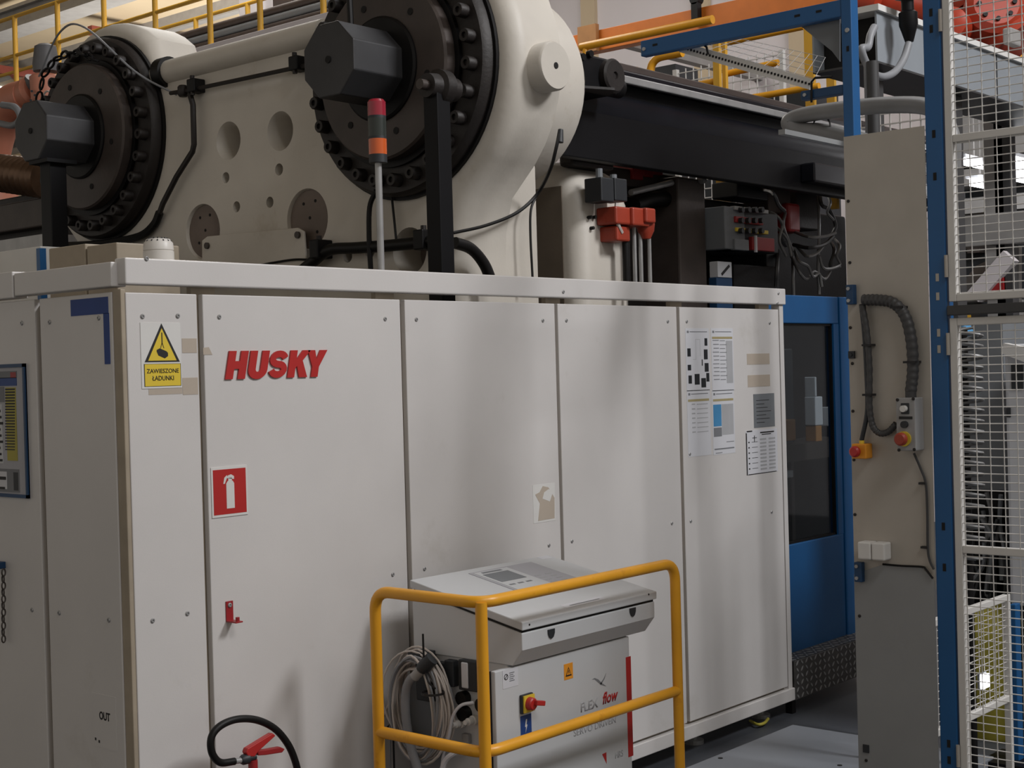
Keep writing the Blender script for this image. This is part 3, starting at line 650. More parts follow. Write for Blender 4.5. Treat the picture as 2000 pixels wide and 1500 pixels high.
# ------------------------------------------------ tie bar housing running back
t = thing('tie_bar_housing', 'long black tie bar housing running back from the platen', 'machine', (8.0, TY1, 3.0))
build(MB().cyl((5.49, TY1, TZ), (9.9, TY1, TZ), .17, 32), 'tie_bar', 'black_steel', t, smooth=True)
build(MB().box((5.95, 4.44, 3.40), (9.9, 4.86, 3.46)), 'top_rail', 'black_steel', t, bevel=.01)
build(MB().box((6.0, 4.415, 3.385), (9.9, 4.44, 3.425)), 'guide_strip', 'steel', t, bevel=.006)
build(MB().box((6.0, 4.46, 3.46), (9.9, 4.52, 3.50)), 'guide_strip', 'pipe_brown', t, bevel=.006)
build(MB().box((5.60, 4.50, 2.98), (9.9, 4.56, 3.40)), 'side_plate', 'black_paint', t, bevel=.006)
build(MB().box((8.0, 4.40, 3.03), (9.9, 4.50, 3.15)), 'lower_ledge', 'black_steel', t, bevel=.01)
bl = [fy(1112, 98, 4.28), fy(1205, 120, 4.28), fy(1210, 200, 4.28), fy(1112, 188, 4.28)]
zlo, zhi = 3.27, fy(1160, 108, 4.28).z
bk = build(MB().box((bl[0].x, 4.28, zlo), (bl[1].x, 4.50, zhi)), 'valve_block', 'black_paint', t, bevel=.012)
p = fy(1190, 150, 4.28)
build(MB().lathe([(0, .085), (.03, .085), (.04, .075), (.04, .02), (.03, .015)], (p.x, 4.28, p.z), (0, -1, 0), 28), 'round_cap', 'iron_dark', bk, smooth=True)
for x, y in ((1135, 112), (1150, 106), (1126, 130), (1135, 155)):
    p = fy(x, y, 4.28); build(MB().cyl((p.x, 4.262, p.z), (p.x, 4.285, p.z), .018, 10), 'bolt', 'iron_black', bk)
build(MB().cyl((bl[1].x-.01, 4.36, p.z+.02), (bl[1].x+.12, 4.36, p.z+.02), .05, 18), 'port', 'iron_black', bk, smooth=True)
p = fy(1140, 196, 4.2); build(MB().prism([(bl[0].x-.05, 4.30, zlo-.01), (bl[0].x+.22, 4.18, zlo-.01), (bl[1].x-.05, 4.30, zlo-.01)], (0, 0, .012)), 'bracket_plate', 'iron_dark', bk)
# ------------------------------------------------ second platen
XQ0, XQ1 = 5.83, 6.29
mp = thing('moving_platen', 'stained cream second platen with rounded column edge', 'machine', (6.0, 5.8, 0))
def plate2():
    o2 = [(4.55, .3), (4.55, 2.78), (4.62, 2.93), (4.75, 3.0), (6.9, 3.0), (6.9, .3)]
    bm = bmesh.new(); f = bm.faces.new([bm.verts.new((XQ0, y, z)) for y, z in o2])
    r = bmesh.ops.extrude_face_region(bm, geom=[f])
    for v in [g for g in r['geom'] if isinstance(g, bmesh.types.BMVert)]: v.co.x = XQ1
    bmesh.ops.recalc_face_normals(bm, faces=bm.faces)
    es = [e for e in bm.edges if abs(e.verts[0].co.x-e.verts[1].co.x) < 1e-5]
    bmesh.ops.bevel(bm, geom=es, offset=.10, segments=5, profile=.5, affect='EDGES')
    me = bpy.data.meshes.new('body'); bm.to_mesh(me); bm.free(); me.transform(Matrix.Translation(-wloc(mp))); me.materials.append(M['cast_white'])
    me.polygons.foreach_set('use_smooth', [True]*len(me.polygons)); me.set_sharp_from_angle(angle=math.radians(35)); return put(me, 'body', mp)
plate2()
build(MB().box((XQ0-.006, 4.665, .3), (XQ0+.004, 6.78, 2.86)), 'stained_shaded_face', 'cast_stained_shaded', mp)  # plate colour holds grease stain together with the shade of the recess
build(MB().box((5.53, 5.15, .3), (5.84, 6.7, 2.9)), 'strut_block', 'cast_stained_shaded', mp, bevel=.05)  # shadow of the recess is put into this block's dark colour
for x, y in ((1147, 425), (1155, 425), (1151, 446)):
    p = fy(x, y, 4.56); build(MB().cyl((p.x, 4.53, p.z), (p.x, 4.57, p.z), .009, 8), 'drill_hole', 'dark_hole', mp)
single(MB().box(fy(1120, 315, 4.60)-Vector((.0, 0, .02)), fy(1160, 300, 4.70)+Vector((.05, .0, .0))), 'grease_lump', 'iron_dark', 'dark greasy block at the top of the second platen', 'machine part', bevel=.02)
# ------------------------------------------------ junction box, valve, rods on the second platen
t = thing('junction_box', 'dark grey twin junction box on the cream column', 'junction box', fy(1200, 400, 4.42))
a, b = fy(1174, 345, 4.42), fy(1226, 398, 4.42)
build(MB().box((a.x, 4.42, b.z), ((a.x+b.x)/2-.004, 4.53, a.z)), 'housing', 'plastic_dark', t, bevel=.006)
build(MB().box(((a.x+b.x)/2+.004, 4.42, b.z+.01), (b.x, 4.53, a.z+.005)), 'housing', 'plastic_dark', t, bevel=.006)
build(MB().cyl((a.x+.05, 4.47, a.z), (a.x+.05, 4.47, a.z+.05), .018, 10).cyl(((a.x+b.x)/2+.06, 4.47, a.z), ((a.x+b.x)/2+.06, 4.47, a.z+.03), .018, 10), 'gland', 'plastic_grey', t)
build(MB().tube(smoothpath([fy(x, y, 4.44) for x, y in ((1204, 397), (1202, 420), (1208, 440), (1215, 455))], 5), .010, 6), 'tail', 'cable_pale', t, smooth=True)
t = thing('hydraulic_valve', 'orange red hydraulic valve with chrome rods beside the column', 'valve', fy(1240, 545, 4.45))
for (x0, y0, x1, y1, yy) in ((1203, 402, 1240, 440, 4.42), (1236, 404, 1270, 443, 4.40), (1262, 405, 1282, 436, 4.38), (1205, 440, 1232, 472, 4.44)):
    a, b = fy(x0, y0, yy), fy(x1, y1, yy); build(MB().box((a.x, yy, b.z), (b.x, yy+.13, a.z)), 'body', 'valve_red', t, bevel=.01)
p = fy(1270, 436, 4.42); build(MB().lathe([(0, .05), (.04, .045), (.08, .025)], (p.x, 4.45, p.z), (0, 0, -1), 14), 'fitting', 'valve_red', t, smooth=True)
for x in (1238, 1250, 1267):
    p, q = fy(x, 440, 4.47), fy(x+1, 575, 4.47); build(MB().cyl((p.x, 4.47, q.z), (p.x, 4.47, p.z), .011, 8), 'rod', 'steel', t, smooth=True)
p, q = fy(1222, 470, 4.47), fy(1222, 575, 4.47); build(MB().cyl((p.x, 4.47, q.z), (p.x, 4.47, p.z), .02, 10), 'rod', 'rubber', t, smooth=True)
# ------------------------------------------------ mould and injection side
t = thing('mould_block', 'dark steel mould block with plates and holes', 'mould', (7.3, 5.2, 0))
build(MB().box((6.30, 5.0, .3), (6.60, 6.6, 2.95)), 'back_plate', 'iron_grey', t, bevel=.01)
a, b = fy(1230, 330, 4.8), fy(1345, 372, 4.8)
build(MB().box((6.30, 4.80, b.z-.02), (b.x, 5.05, a.z)), 'clamp_bar', 'iron_grey', t, bevel=.01)
for x, y in ((1236, 325), (1256, 320), (1275, 316)):
    p = fy(x, y, 4.78); build(MB().box((p.x, 4.78, p.z-.07), (p.x+.10, 4.95, p.z+.05)), 'red_block', 'red_dark', t, bevel=.006)
build(MB().box((6.31, 4.9, .3), (7.0, 6.4, b.z-.06)), 'mould_half', 'iron_dark', t, bevel=.012)
for x in (1253, 1270, 1287, 1309):
    p = fy(x, 383-(x-1253)*.05, 4.9); build(MB().cyl((p.x, 4.885, p.z), (p.x, 4.905, p.z), .02, 12), 'bore', 'dark_hole', t)
a, b = fy(1335, 332, 4.62), fy(1408, 560, 4.62)
build(MB().box((a.x, 4.66, 1.9), (a.x+.28, 6.3, a.z-.03)), 'end_plate', 'iron_grey', t, bevel=.012)
for x, y in ((1368, 352), (1378, 338), (1405, 440), (1403, 478)):
    p = fy(x, y, 4.66); build(MB().cyl((p.x, 4.63, p.z), (p.x, 4.67, p.z), .022, 10), 'bolt', 'steel', t)
build(MB().cyl(fy(1232, 376, 4.7), fy(1312, 357, 4.7), .018, 10), 'ejector_rod', 'steel', t, smooth=True)
build(MB().tube(smoothpath([fy(x, y, 4.75) for x, y in ((1238, 400), (1275, 388), (1315, 395), (1340, 430), (1350, 480), (1345, 540), (1340, 580))], 6), .045, 12), 'thick_hose', 'rubber', t, smooth=True)
build(MB().cyl(fy(1318, 500, 4.82), fy(1318, 580, 4.82), .03, 12), 'guide_pillar', 'steel', t, smooth=True)
t = thing('injection_unit', 'black injection unit bulk behind the wiring', 'machine', (9.5, 5.6, 0))
build(MB().box((7.62, 4.98, .3), (9.5, 6.4, 2.96)), 'housing', 'iron_black', t, bevel=.02)
a, b = fy(1500, 355, 4.9), fy(1545, 405, 4.9)
for k, (x0, y0, x1, y1) in enumerate(((1440, 352, 1500, 392), (1500, 356, 1545, 420), (1555, 360, 1600, 450))):
    a, b = fy(x0, y0, 4.8), fy(x1, y1, 4.8); build(MB().box((a.x, 4.80, b.z), (b.x, 4.99, a.z)), 'panel_block', ('plastic_dark', 'pipe_brown', 'iron_dark')[k], t, bevel=.008)
t = thing('terminal_box', 'grey connector terminal box with red and yellow plug rows', 'junction box', fy(1450, 490, 4.6))
a, b = fy(1415, 402, 4.55), fy(1470, 490, 4.55)
build(MB().box((a.x, 4.55, b.z), (b.x-.08, 4.70, a.z)), 'housing', 'plastic_grey', t, bevel=.006)
build(MB().box((a.x+.05, 4.56, b.z), (b.x+.32, 4.99, a.z-.01)), 'rack', 'plastic_dark', t, bevel=.006)
for (x0, y0, x1, y1, mm) in ((1436, 422, 1490, 440, 'red_dark'), (1438, 444, 1500, 458, 'sign_yellow'), (1468, 462, 1512, 492, 'red_dark'), (1434, 402, 1500, 418, 'box_grey'), (1434, 466, 1462, 490, 'plastic_grey')):
    a, b = fy(x0, y0, 4.54), fy(x1, y1, 4.54); build(MB().box((a.x, 4.535, b.z), (b.x, 4.57, a.z)), 'plug_row', mm, t, bevel=.004)
for k in range(4):
    for j, y in enumerate((410, 431, 451)):
        p = fy(1446+k*13, y, 4.53); build(MB().cyl((p.x, 4.51, p.z), (p.x, 4.536, p.z), .017, 10), 'socket', 'plastic_dark', t, smooth=True)
p = fy(1483, 477, 4.53); build(MB().box((p.x-.05, 4.525, p.z-.05), (p.x-.03, 4.536, p.z+.05)), 'marker', 'paper', t)
t = thing('dial_gauge', 'small white faced gauge with blue mount beside the mould', 'gauge', fy(1414, 560, 4.60))
a, b = fy(1402, 510, 4.60), fy(1430, 543, 4.60)
build(MB().box((a.x, 4.60, b.z), (b.x, 4.66, a.z)), 'face', 'machine_pale', t, bevel=.004)
build(MB().box((a.x-.01, 4.605, b.z-.35), (b.x+.01, 4.66, b.z)), 'mount', 'blue_dark', t, bevel=.004)
c = (a+b)/2; build(MB().bar((c.x-.04, 4.598, c.z-.03), (c.x+.045, 4.598, c.z+.025), .003, .016), 'needle', 'print_black', t)
a, b = fy(1432, 515, 4.7), fy(1500, 556, 4.7)
single(MB().box((a.x, 4.70, 2.06), (b.x+.1, 4.97, a.z)), 'relay_box', 'iron_black', 'black relay box below the connector rows', 'box', bevel=.008)
a, b = fy(1502, 462, 4.7), fy(1528, 575, 4.7); single(MB().box((a.x, 4.72, b.z), (b.x, 4.97, a.z)), 'cable_tray', 'plastic_dark', 'dark grey upright cable tray beside the relay box', 'tray', bevel=.006)
rd = [fy(1540, 395, 4.75), fy(1565, 455, 4.75)]
single(MB().box((rd[0].x, 4.75, rd[1].z), (rd[1].x, 4.97, rd[0].z)), 'red_module', 'red_dark', 'dark red module behind the wiring loops', 'module', bevel=.02)
HS = [((1490,372),(1510,378),(1520,400),(1532,412)), ((1492,412),(1515,420),(1528,440),(1522,470),(1535,500)), ((1500,430),(1525,452),(1538,470),(1545,500)),
      ((1490,440),(1520,462),(1535,480)), ((1535,412),(1530,440),(1540,470),(1548,490)), ((1550,452),(1580,463),(1610,462),(1632,455)), ((1550,478),(1580,484),(1610,478),(1628,462)),
      ((1552,490),(1560,510),(1578,520),(1588,540),(1600,535),(1605,560)), ((1545,500),(1560,530),(1575,545),(1590,530),(1610,545),(1622,530)), ((1600,370),(1605,400),(1620,410),(1632,440),(1625,460)),
      ((1612,372),(1622,395),(1616,415),(1628,430)), ((1628,465),(1640,480),(1634,500),(1640,518),(1610,525),(1600,500)), ((1622,470),(1630,490),(1622,520),(1640,522)), ((1597,372),(1600,440),(1598,520),(1600,575)), ((1548,500),(1549,540),(1550,580)), ((1520,490),(1518,520),(1516,560)), ((1555,480),(1575,500),(1595,495),(1610,478))]
WN = ['at the top of the bundle', 'leaving the plug row in a double bend', 'crossing the plug row tails', 'short and low at the plug row', 'bent around the dark red module', 'sagging long under the dark red module', 'second sag under the dark red module', 'zigzag below the sagging pair', 'lowest zigzag run', 'wavy run beside the blue fence post', 'short wavy run near the tie bar housing', 'loop at the end of the sagging pair', 'hook beside the galvanized panel', 'straight upright in the middle', 'straight upright beside the cable tray', 'dropping behind the cable tray', 'small shallow sag over the zigzags']
for k, hp in enumerate(HS):
    yy = 4.55+.03*(k % 5)
    single(MB().tube(smoothpath([fy(x, y, yy if i_ else 4.79) for i_, (x, y) in enumerate(hp)], 5), .010+.003*(k % 3 == 0), 6), 'wiring_hose', 'hose_grey' if k % 3 else 'conduit', 'grey wiring hose on the injection unit, '+WN[k], 'hose', 'wiring hoses on the injection unit', smooth=True)
# ------------------------------------------------ things on the cabinet top
t = thing('signal_tower', 'signal tower light with red and amber lenses on a steel pole', 'signal light', fy(743, 525, 4.09))
p = fy(741, 400, 4.09); bx_, by_ = p.x, 4.09
def sz(y): return fy(737, y, 4.09).z
build(MB().cyl((bx_, by_, ZRT-.03), (bx_, by_, sz(318)), .0135, 16), 'pole', 'steel', t, smooth=True)
build(MB().lathe([(0, .055), (.015, .055), (.022, .03), (.035, .018)], (bx_, by_, ZRT-.035), (0, 0, 1), 20), 'base', 'plastic_dark', t, smooth=True)
build(MB().box((bx_-.10, 4.045, ZRT-.045), (bx_+.16, 4.16, ZRT-.034)), 'foot_plate', 'panel_white', t)
for y0, y1, mm, nm in ((318, 302, 'plastic_dark', 'socket'), (302, 272, 'lens_amber', 'lens'), (272, 267, 'plastic_dark', 'spacer'), (267, 232, 'lens_green', 'lens'), (232, 227, 'plastic_dark', 'spacer'), (227, 200, 'lens_red', 'lens'), (200, 195, 'lens_red', 'cap')):
    build(MB().cyl((bx_, by_, sz(y0)), (bx_, by_, sz(y1)), .036 if nm != 'cap' else .036, 28, .036 if nm != 'cap' else .028), nm, mm, t, smooth=True)
t = thing('siren', 'white ribbed siren dome on the cabinet corner', 'siren', fy(310, 508, 4.12))
p = fy(310, 505, 4.12); zz = ZRT-.012
build(MB().lathe([(0, .052), (.05, .052), (.052, .049), (.055, .0515), (.078, .0495), (.092, .040), (.095, .02)], (p.x, 4.12, zz), (0, 0, 1), 36), 'dome', 'dome_white', t, smooth=True)
for k in range(14):
    a = 2*PI*k/14; build(MB().bar((p.x+.046*math.cos(a), 4.12+.046*math.sin(a), zz+.084), (p.x+.028*math.cos(a), 4.12+.028*math.sin(a), zz+.0965), .004, .004), 'vent_slot', 'plastic_dark', t)
build(MB().box((p.x-.08, 4.05, zz-.012), (p.x+.10, 4.2, zz)), 'mounting_plate', 'panel_white', t)
t = thing('terminal_trunking', 'grey beige steel trunking boxes behind the cabinet end rail', 'box', (3.4, 5.6, 2.2))
a, b = fx(95, 500, 3.3), fx(228, 500, 3.3)
build(MB().box((3.3, b.y, 2.1), (3.6, a.y-.28, fx(190, 478, 3.3).z)), 'box', 'frame_beige', t, bevel=.006)
build(MB().box((3.3, a.y-.27, 2.1), (3.6, a.y, fx(120, 482, 3.3).z)), 'box', 'frame_beige', t, bevel=.006)

# ================================================================== BLUE GUARD DOOR AND STEP
YD = 4.12
bd_ = thing('guard_door', 'blue steel sliding guard door with smoked window', 'door', (7.35, 4.15, 0))
xl, xr = 6.89, fy(1642, 800, YD).x; xe = xr+.26
zt_ = fy(1590, 578, YD).z; zb_ = fy(1600, 1285, YD).z-.02
wx1 = fy(1632, 800, YD).x; wz1 = fy(1590, 632, YD).z; wz0 = fy(1600, 1052, YD).z; wx0 = 6.90
build(MB().box((xl, YD, wz1), (xr, YD+.05, zt_)), 'frame_top', 'blue', bd_, bevel=.006)
build(MB().box((xl, YD, zb_), (xr, YD+.05, wz0)), 'lower_panel', 'blue', bd_, bevel=.006)
build(MB().box((wx1, YD, wz0), (xr, YD+.05, wz1)), 'stile', 'blue', bd_)
build(MB().box((xl-.02, YD, wz0), (wx0, YD+.05, wz1)), 'stile', 'blue', bd_)
build(MB().box((wx0, YD+.03, wz0), (wx1, YD+.036, wz1)), 'window_pane', 'glass', bd_)
for a, b in (((wx0, wz0), (wx0+.012, wz1)), ((wx1-.012, wz0), (wx1, wz1)), ((wx0, wz0), (wx1, wz0+.012)), ((wx0, wz1-.012), (wx1, wz1))):
    build(MB().box((a[0], YD+.012, a[1]), (b[0], YD+.03, b[1])), 'window_gasket', 'rubber', bd_)
build(MB().box((xr+.008, YD-.01, zb_), (xe, YD+.06, zt_+.0)), 'fixed_post', 'blue', bd_, bevel=.006)
t = thing('tool_bundle', 'pale hoses and brown box seen through the smoked window', 'machine part', (7.3, 4.5, .9))
for (x0, y0, x1, y1, mm) in ((1536, 820, 1555, 860, 'wood_brown'), (1592, 775, 1608, 830, 'paper'), (1594, 832, 1606, 862, 'wood_brown'), (1618, 795, 1624, 832, 'paper'), (1592, 736, 1596, 775, 'paper'), (1536, 920, 1550, 932, 'paper')):
    a, b = fy(x0, y0, 4.6), fy(x1, y1, 4.6); build(MB().box((a.x, 4.6, b.z), (b.x, 4.68, a.z)), 'item', mm, t, bevel=.006)
a, b = fy(1536, 870, 4.55), fy(1640, 890, 4.55); build(MB().box((6.95, 4.55, b.z), (b.x+.3, 4.9, a.z)), 'shelf', 'iron_grey', t)
a, b = fy(1536, 680, 4.6), fy(1580, 868, 4.6); build(MB().box((a.x, 4.7, b.z), (b.x, 4.95, a.z)), 'dark_case', 'plastic_dark', t, bevel=.01)
for x in (7.0, 8.0): build(MB().box((x, 4.62, .0), (x+.04, 4.66, b.z)), 'shelf_leg', 'iron_grey', t)
# chequer plate step
ZS, ZS0 = fy(1545, 1294, 3.99).z, fy(1546, 1371, 3.99).z
st = thing('chequer_step', 'dark chequer plate step below the blue guard door', 'step', (7.4, 4.05, .0))
build(MB().box((6.897, 3.99, ZS0), (xe+.1, 4.005, ZS)), 'riser', 'checker_steel', st, bevel=.004)
build(MB().box((6.897, 3.99, ZS-.006), (xe+.1, YD+.04, ZS)), 'tread', 'checker_steel', st, bevel=.003)
for x in (6.91, xe): build(MB().box((x, 4.02, 0.0), (x+.04, 4.06, ZS)), 'support_leg', 'iron_black', st)
lug = MB(); dx = .05; nx = int((xe-6.9)/dx)
def teardrop(c, u, v, nrm, L=.017, Wd=.0055, h=.0022):
    lug.prism([c-u*L, c-u*L*.3-v*Wd, c+u*L*.5-v*Wd*.8, c+u*L, c+u*L*.5+v*Wd*.8, c-u*L*.3+v*Wd], nrm*h)
s2 = math.sqrt(.5)
for i in range(nx):
    for j in range(6):
        sg = 1 if (i+j) % 2 else -1; u = Vector((s2, 0, sg*s2)); v = Vector((-sg*s2, 0, s2))
        teardrop(Vector((6.925+i*dx, 3.99, ZS0+.018+j*.036)), u, v, Vector((0, -1, 0)))
    for j in range(3):
        sg = 1 if (i+j) % 2 else -1; u = Vector((s2, sg*s2, 0)); v = Vector((-sg*s2, s2, 0))
        teardrop(Vector((6.925+i*dx, 4.015+j*.04, ZS)), u, v, Vector((0, 0, 1)))
stuff(build(lug, 'raised_lugs', 'steel', st))
# floor plate, clutter under the cabinet
c = fz(1548, 1415, .04)
pl = thing('floor_plate', 'light grey painted floor plate beside the blue fence', 'floor plate', (5.8, 3.2, 0))
build(MB().box((4.75, 2.75, 0.0), (c.x, c.y, .04)), 'plate', 'plate_grey', pl, bevel=.004)
for x, y in ((1407, 1481), (1640, 1495)):
    p = fz(x, y, .04); build(MB().cyl((p.x, p.y, .039), (p.x, p.y, .042), .012, 10), 'screw_hole', 'dark_hole', pl)
t = single(MB().tube(smoothpath([fz(x, y, .02) for x, y in ((1465, 1408), (1480, 1415), (1493, 1412), (1500, 1404))], 5), .008, 8), 'cable', 'bin_yellow', 'short yellow cable end under the cabinet plinth', 'cable', smooth=True)

# ================================================================== FENCE (blue posts, galvanized panels)
XF = 5.0
def fyv(x, y=300): return fx(x, y, XF).y
YA0, YA1 = fx(1662, 150, XF).y, fx(1642, 150, XF).y
YB0, YB1 = fx(1842, 300, XF).y, fx(1808, 300, XF).y
ZTOP = 3.45
def post(label, y0, y1, X=XF):
    t = thing('fence_post', label, 'post', (X+.04, (y0+y1)/2, 0))
    build(MB().box((X, y0, .012), (X+.06, y1, ZTOP)), 'post_tube', 'blue', t, bevel=.004)
    build(MB().box((X-.03, y0-.03, 0), (X+.10, y1+.03, .012)), 'base_plate', 'blue_dark', t)
    return t
pA = post('blue steel fence post at the machine side of the galvanized panel', YA0, YA1, XF+.012)
pB = post('blue steel fence post between galvanized panel and white mesh gate', YB0, YB1)
ym = (YB0+YB1)/2
for y in (25, 57, 262, 345, 542, 579, 650, 682, 1028, 1108, 1452, 1484):
    z = fx(1822+(y-300)*.024, y, XF).z; build(MB().box((XF-.0015, ym-.006, z-.014), (XF+.002, ym+.006, z+.014)), 'slot_hole', 'dark_hole' if not 500 < y < 700 else 'galv', pB)
for y in (90, ):
    p = fx(1652, y-32, XF); build(MB().cyl((XF+.008, p.y, p.z), (XF+.02, p.y, p.z), .009, 10), 'bolt', 'steel', pA); build(MB().box((XF+.0105, p.y-.005, p.z-.08), (XF+.02, p.y+.005, p.z-.06)), 'slot_hole', 'dark_hole', pA)
# top beam and lower brace reaching back over the machine
bt = thing('cross_beam', 'blue slotted top beam of the fence reaching over the machine', 'beam', (XF+.04, 3.4, 3.2))
e0 = fx(1255, 95, XF+.03); zbm = (fx(1440, 36, XF).z+fx(1440, 78, XF).z)/2
zbm0 = fx(1255, 108, XF).z; zbm1 = fx(1255, 82, XF).z
build(MB().box((XF+.015, YA1, zbm0), (XF+.055, e0.y, zbm1+.01)), 'beam_tube', 'blue', bt, bevel=.004)
zc = (zbm0+zbm1)/2
for x in (1262, ): build(MB().cyl((XF+.008, e0.y-.02, zc), (XF+.02, e0.y-.02, zc), .008, 10), 'bolt', 'steel', bt)
for f in (.08, .80, .9): build(MB().box((XF+.0135, e0.y+(YA1-e0.y)*f-.012, zc+.005), (XF+.02, e0.y+(YA1-e0.y)*f+.012, zc+.014)), 'slot_hole', 'dark_hole', bt)
bt2 = thing('cross_beam', 'short blue lower brace fixed to the fence post', 'beam', (XF+.04, 2.8, 2.8))
e1 = fx(1567, 182, XF+.03); z1a, z1b = fx(1567, 194, XF).z, fx(1567, 176, XF).z
build(MB().box((XF+.015, YA1, z1a), (XF+.055, e1.y, z1b)), 'beam_tube', 'blue_dark', bt2, bevel=.004)
build(MB().cyl((XF+.008, e1.y-.02, (z1a+z1b)/2), (XF+.02, e1.y-.02, (z1a+z1b)/2), .007, 10), 'bolt', 'steel', bt2)
# grey gusset sheet under the top beam
gs = [fx(x, y, XF+.06) for x, y in ((1640, 22), (1552, 42), (1625, 100), (1640, 120))]
single(MB().prism(gs, (.006, 0, 0)), 'gusset_plate', 'plastic_grey', 'grey triangular gusset sheet under the blue top beam', 'plate')
# wire tray hanging between beam and brace
wt = thing('wire_tray', 'white perforated strip and wire mesh slung under the blue beam', 'tray', (XF+.3, 3.2, 2.9))
w0, w1 = fx(1330, 92, XF+.07), fx(1585, 165, XF+.07)
build(MB().bar(w0, w1, .008, .042, (0, 0, 1)), 'perforated_strip', 'mesh_white', wt)
m = MB()
for k in range(40):
    q = w0.lerp(w1, (k+.5)/40); m.box((q.x-.006, q.y-.004, q.z-.005), (q.x-.0035, q.y+.004, q.z+.004))
stuff(build(m, 'holes', 'dark_hole', wt))
m = MB(); ya, yb = fx(1440, 60, XF+.1).y, fx(1635, 60, XF+.1).y
v0, v1 = fx(1420, 70, XF+.55), fx(1612, 112, XF+.55)
for k in range(14): m.cyl(w0.lerp(w1, k/13), v0.lerp(v1, k/13), .0011, 5)
for k in range(1, 6): m.cyl(w0.lerp(v0, k/5), w1.lerp(v1, k/5), .0011, 5)
stuff(build(m, 'wires', 'box_grey', wt))
single(MB().tube([fx(x, y, XF+.05) for x, y in ((1365, 90), (1372, 86), (1380, 92), (1383, 106))], .005, 6), 'hook', 'rubber', 'black hook at the far end of the perforated strip', 'hook', smooth=True)
single(MB().tube([fx(x, y, XF+.01) for x, y in ((1585, 200), (1585, 160), (1592, 152), (1625, 150))], .005, 6), 'hook', 'rubber', 'black bent hook at the lower blue brace', 'hook', smooth=True)
# galvanized panels
YP0, YP1 = YB1+.002, fx(1649, 300, XF).y
zpt = fx(1725, 257, XF).z; zpm = fx(1740, 1112, XF).z
fp = thing('sheet_fence', 'tall galvanized steel sheet panel between the blue posts', 'panel', (XF, 2.4, zpm))
build(MB().box((XF-.003, YP0, zpm-.06), (XF+.0, YP1, zpt)), 'sheet', 'galv', fp)
scm = mesh_of(MB().lathe([(0, .006), (.003, .006), (.004, .004)], (0, 0, 0), (-1, 0, 0), 10), 'rivet', M['iron_dark'], smooth=True)
for x, y in ((1660, 513), (1661, 640), (1665, 710), (1666, 803), (1668, 898), (1670, 1005), (1657, 393)):
    put(scm, 'rivet', fp, fx(x, y, XF-.003))
fl = thing('sheet_fence', 'lower grey sheet panel with clipped top corners between blue posts', 'panel', (XF-.004, 2.4, 0))
lowp = [fx(x, y, XF-.004) for x, y in ((1673, 1122), (1720, 1104), (1800, 1108), (1826, 1134))]
lowp = [Vector((XF-.004, YP1, lowp[0].z)), Vector((XF-.004, lowp[1].y, lowp[1].z)), Vector((XF-.004, lowp[2].y, lowp[2].z)), Vector((XF-.004, YP0+.002, lowp[3].z)), Vector((XF-.004, YP0+.002, .02)), Vector((XF-.004, YP1, .02))]
build(MB().prism(lowp, (-.003, 0, 0)), 'sheet', 'galv_low', fl)
for x, y in ((1681, 1127), (1679, 1203), (1692, 1485)): put(scm, 'rivet', fl, fx(x, y, XF-.007))
p = fx(1692, 1462, XF-.007); build(MB().box((XF-.012, p.y-.012, p.z-.015), (XF-.007, p.y+.012, p.z+.015)), 'latch', 'plastic_dark', fl)
# small blue clamps at the machine edge
for (x, y, l) in ((1664, 572, 'small blue bracket with bolts under the fat grey conduit'), (1680, 1112, 'small blue bracket below the white junction box')):
    p = fx(x, y, XF-.003); t = thing('clamp_bracket', l, 'bracket', p)
    build(MB().box((XF-.03, p.y-.02, p.z-.045), (XF-.003, p.y+.012, p.z+.03)), 'plate', 'blue_dark', t, bevel=.003)
    for dz in (-.03, .015): build(MB().cyl((XF-.036, p.y, p.z+dz), (XF-.03, p.y, p.z+dz), .007, 8), 'bolt', 'steel', t)
p = fx(1665, 693, XF-.003); single(MB().box((XF-.015, p.y-.012, p.z-.014), (XF-.003, p.y+.012, p.z+.014)).cyl((XF-.02, p.y, p.z), (XF-.015, p.y, p.z), .006, 8), 'latch_block', 'plastic_dark', 'small dark latch block on the galvanized panel edge', 'latch')
# control box
a, b = fx(1749, 776, XF), fx(1806, 880, XF)
t = thing('control_box', 'grey push button box with red emergency stop on the galvanized panel', 'control box', Vector((XF-.003, (a.y+b.y)/2, b.z)))
XB = XF-.075
a, b = fx(1749, 777, XB), fx(1789, 881, XB)
zlo, zhi = b.z, a.z
build(MB().box((XB, b.y, zlo), (XF-.003, a.y, zhi)), 'housing', 'box_grey', t, bevel=.004)
def bp(x, y): q = fx(x, y, XB); return Vector((XB, q.y, q.z))
for x, y in ((1753, 781), (1784, 779), (1756, 879), (1786, 878)): put(scm, 'screw', t, bp(x, y))
p = bp(1768, 798); s1 = build(MB().box((XB-.004, p.y-.016, p.z-.02), (XB, p.y+.016, p.z+.02)), 'switch_plate', 'plastic_dark', t, bevel=.002); build(MB().cyl(p-Vector((.004, 0, 0)), p-Vector((.022, 0, 0)), .012, 16), 'key_switch', 'sign_white', s1, smooth=True)
p = bp(1769, 816); build(MB().box((XB-.002, p.y-.026, p.z-.005), (XB, p.y+.026, p.z+.005)), 'label_strip', 'print_black', t)
p = bp(1768, 829); build(MB().cyl(p, p-Vector((.015, 0, 0)), .013, 16), 'push_button', 'plastic_dark', t, smooth=True)
p = bp(1766, 857); e = build(MB().cyl(p, p-Vector((.006, 0, 0)), .028, 20), 'stop_collar', 'sign_yellow', t, smooth=True); build(MB().lathe([(.006, .014), (.02, .014), (.022, .024), (.034, .024), (.04, .018)], p, (-1, 0, 0), 20), 'stop_button', 'valve_red', e, smooth=True)
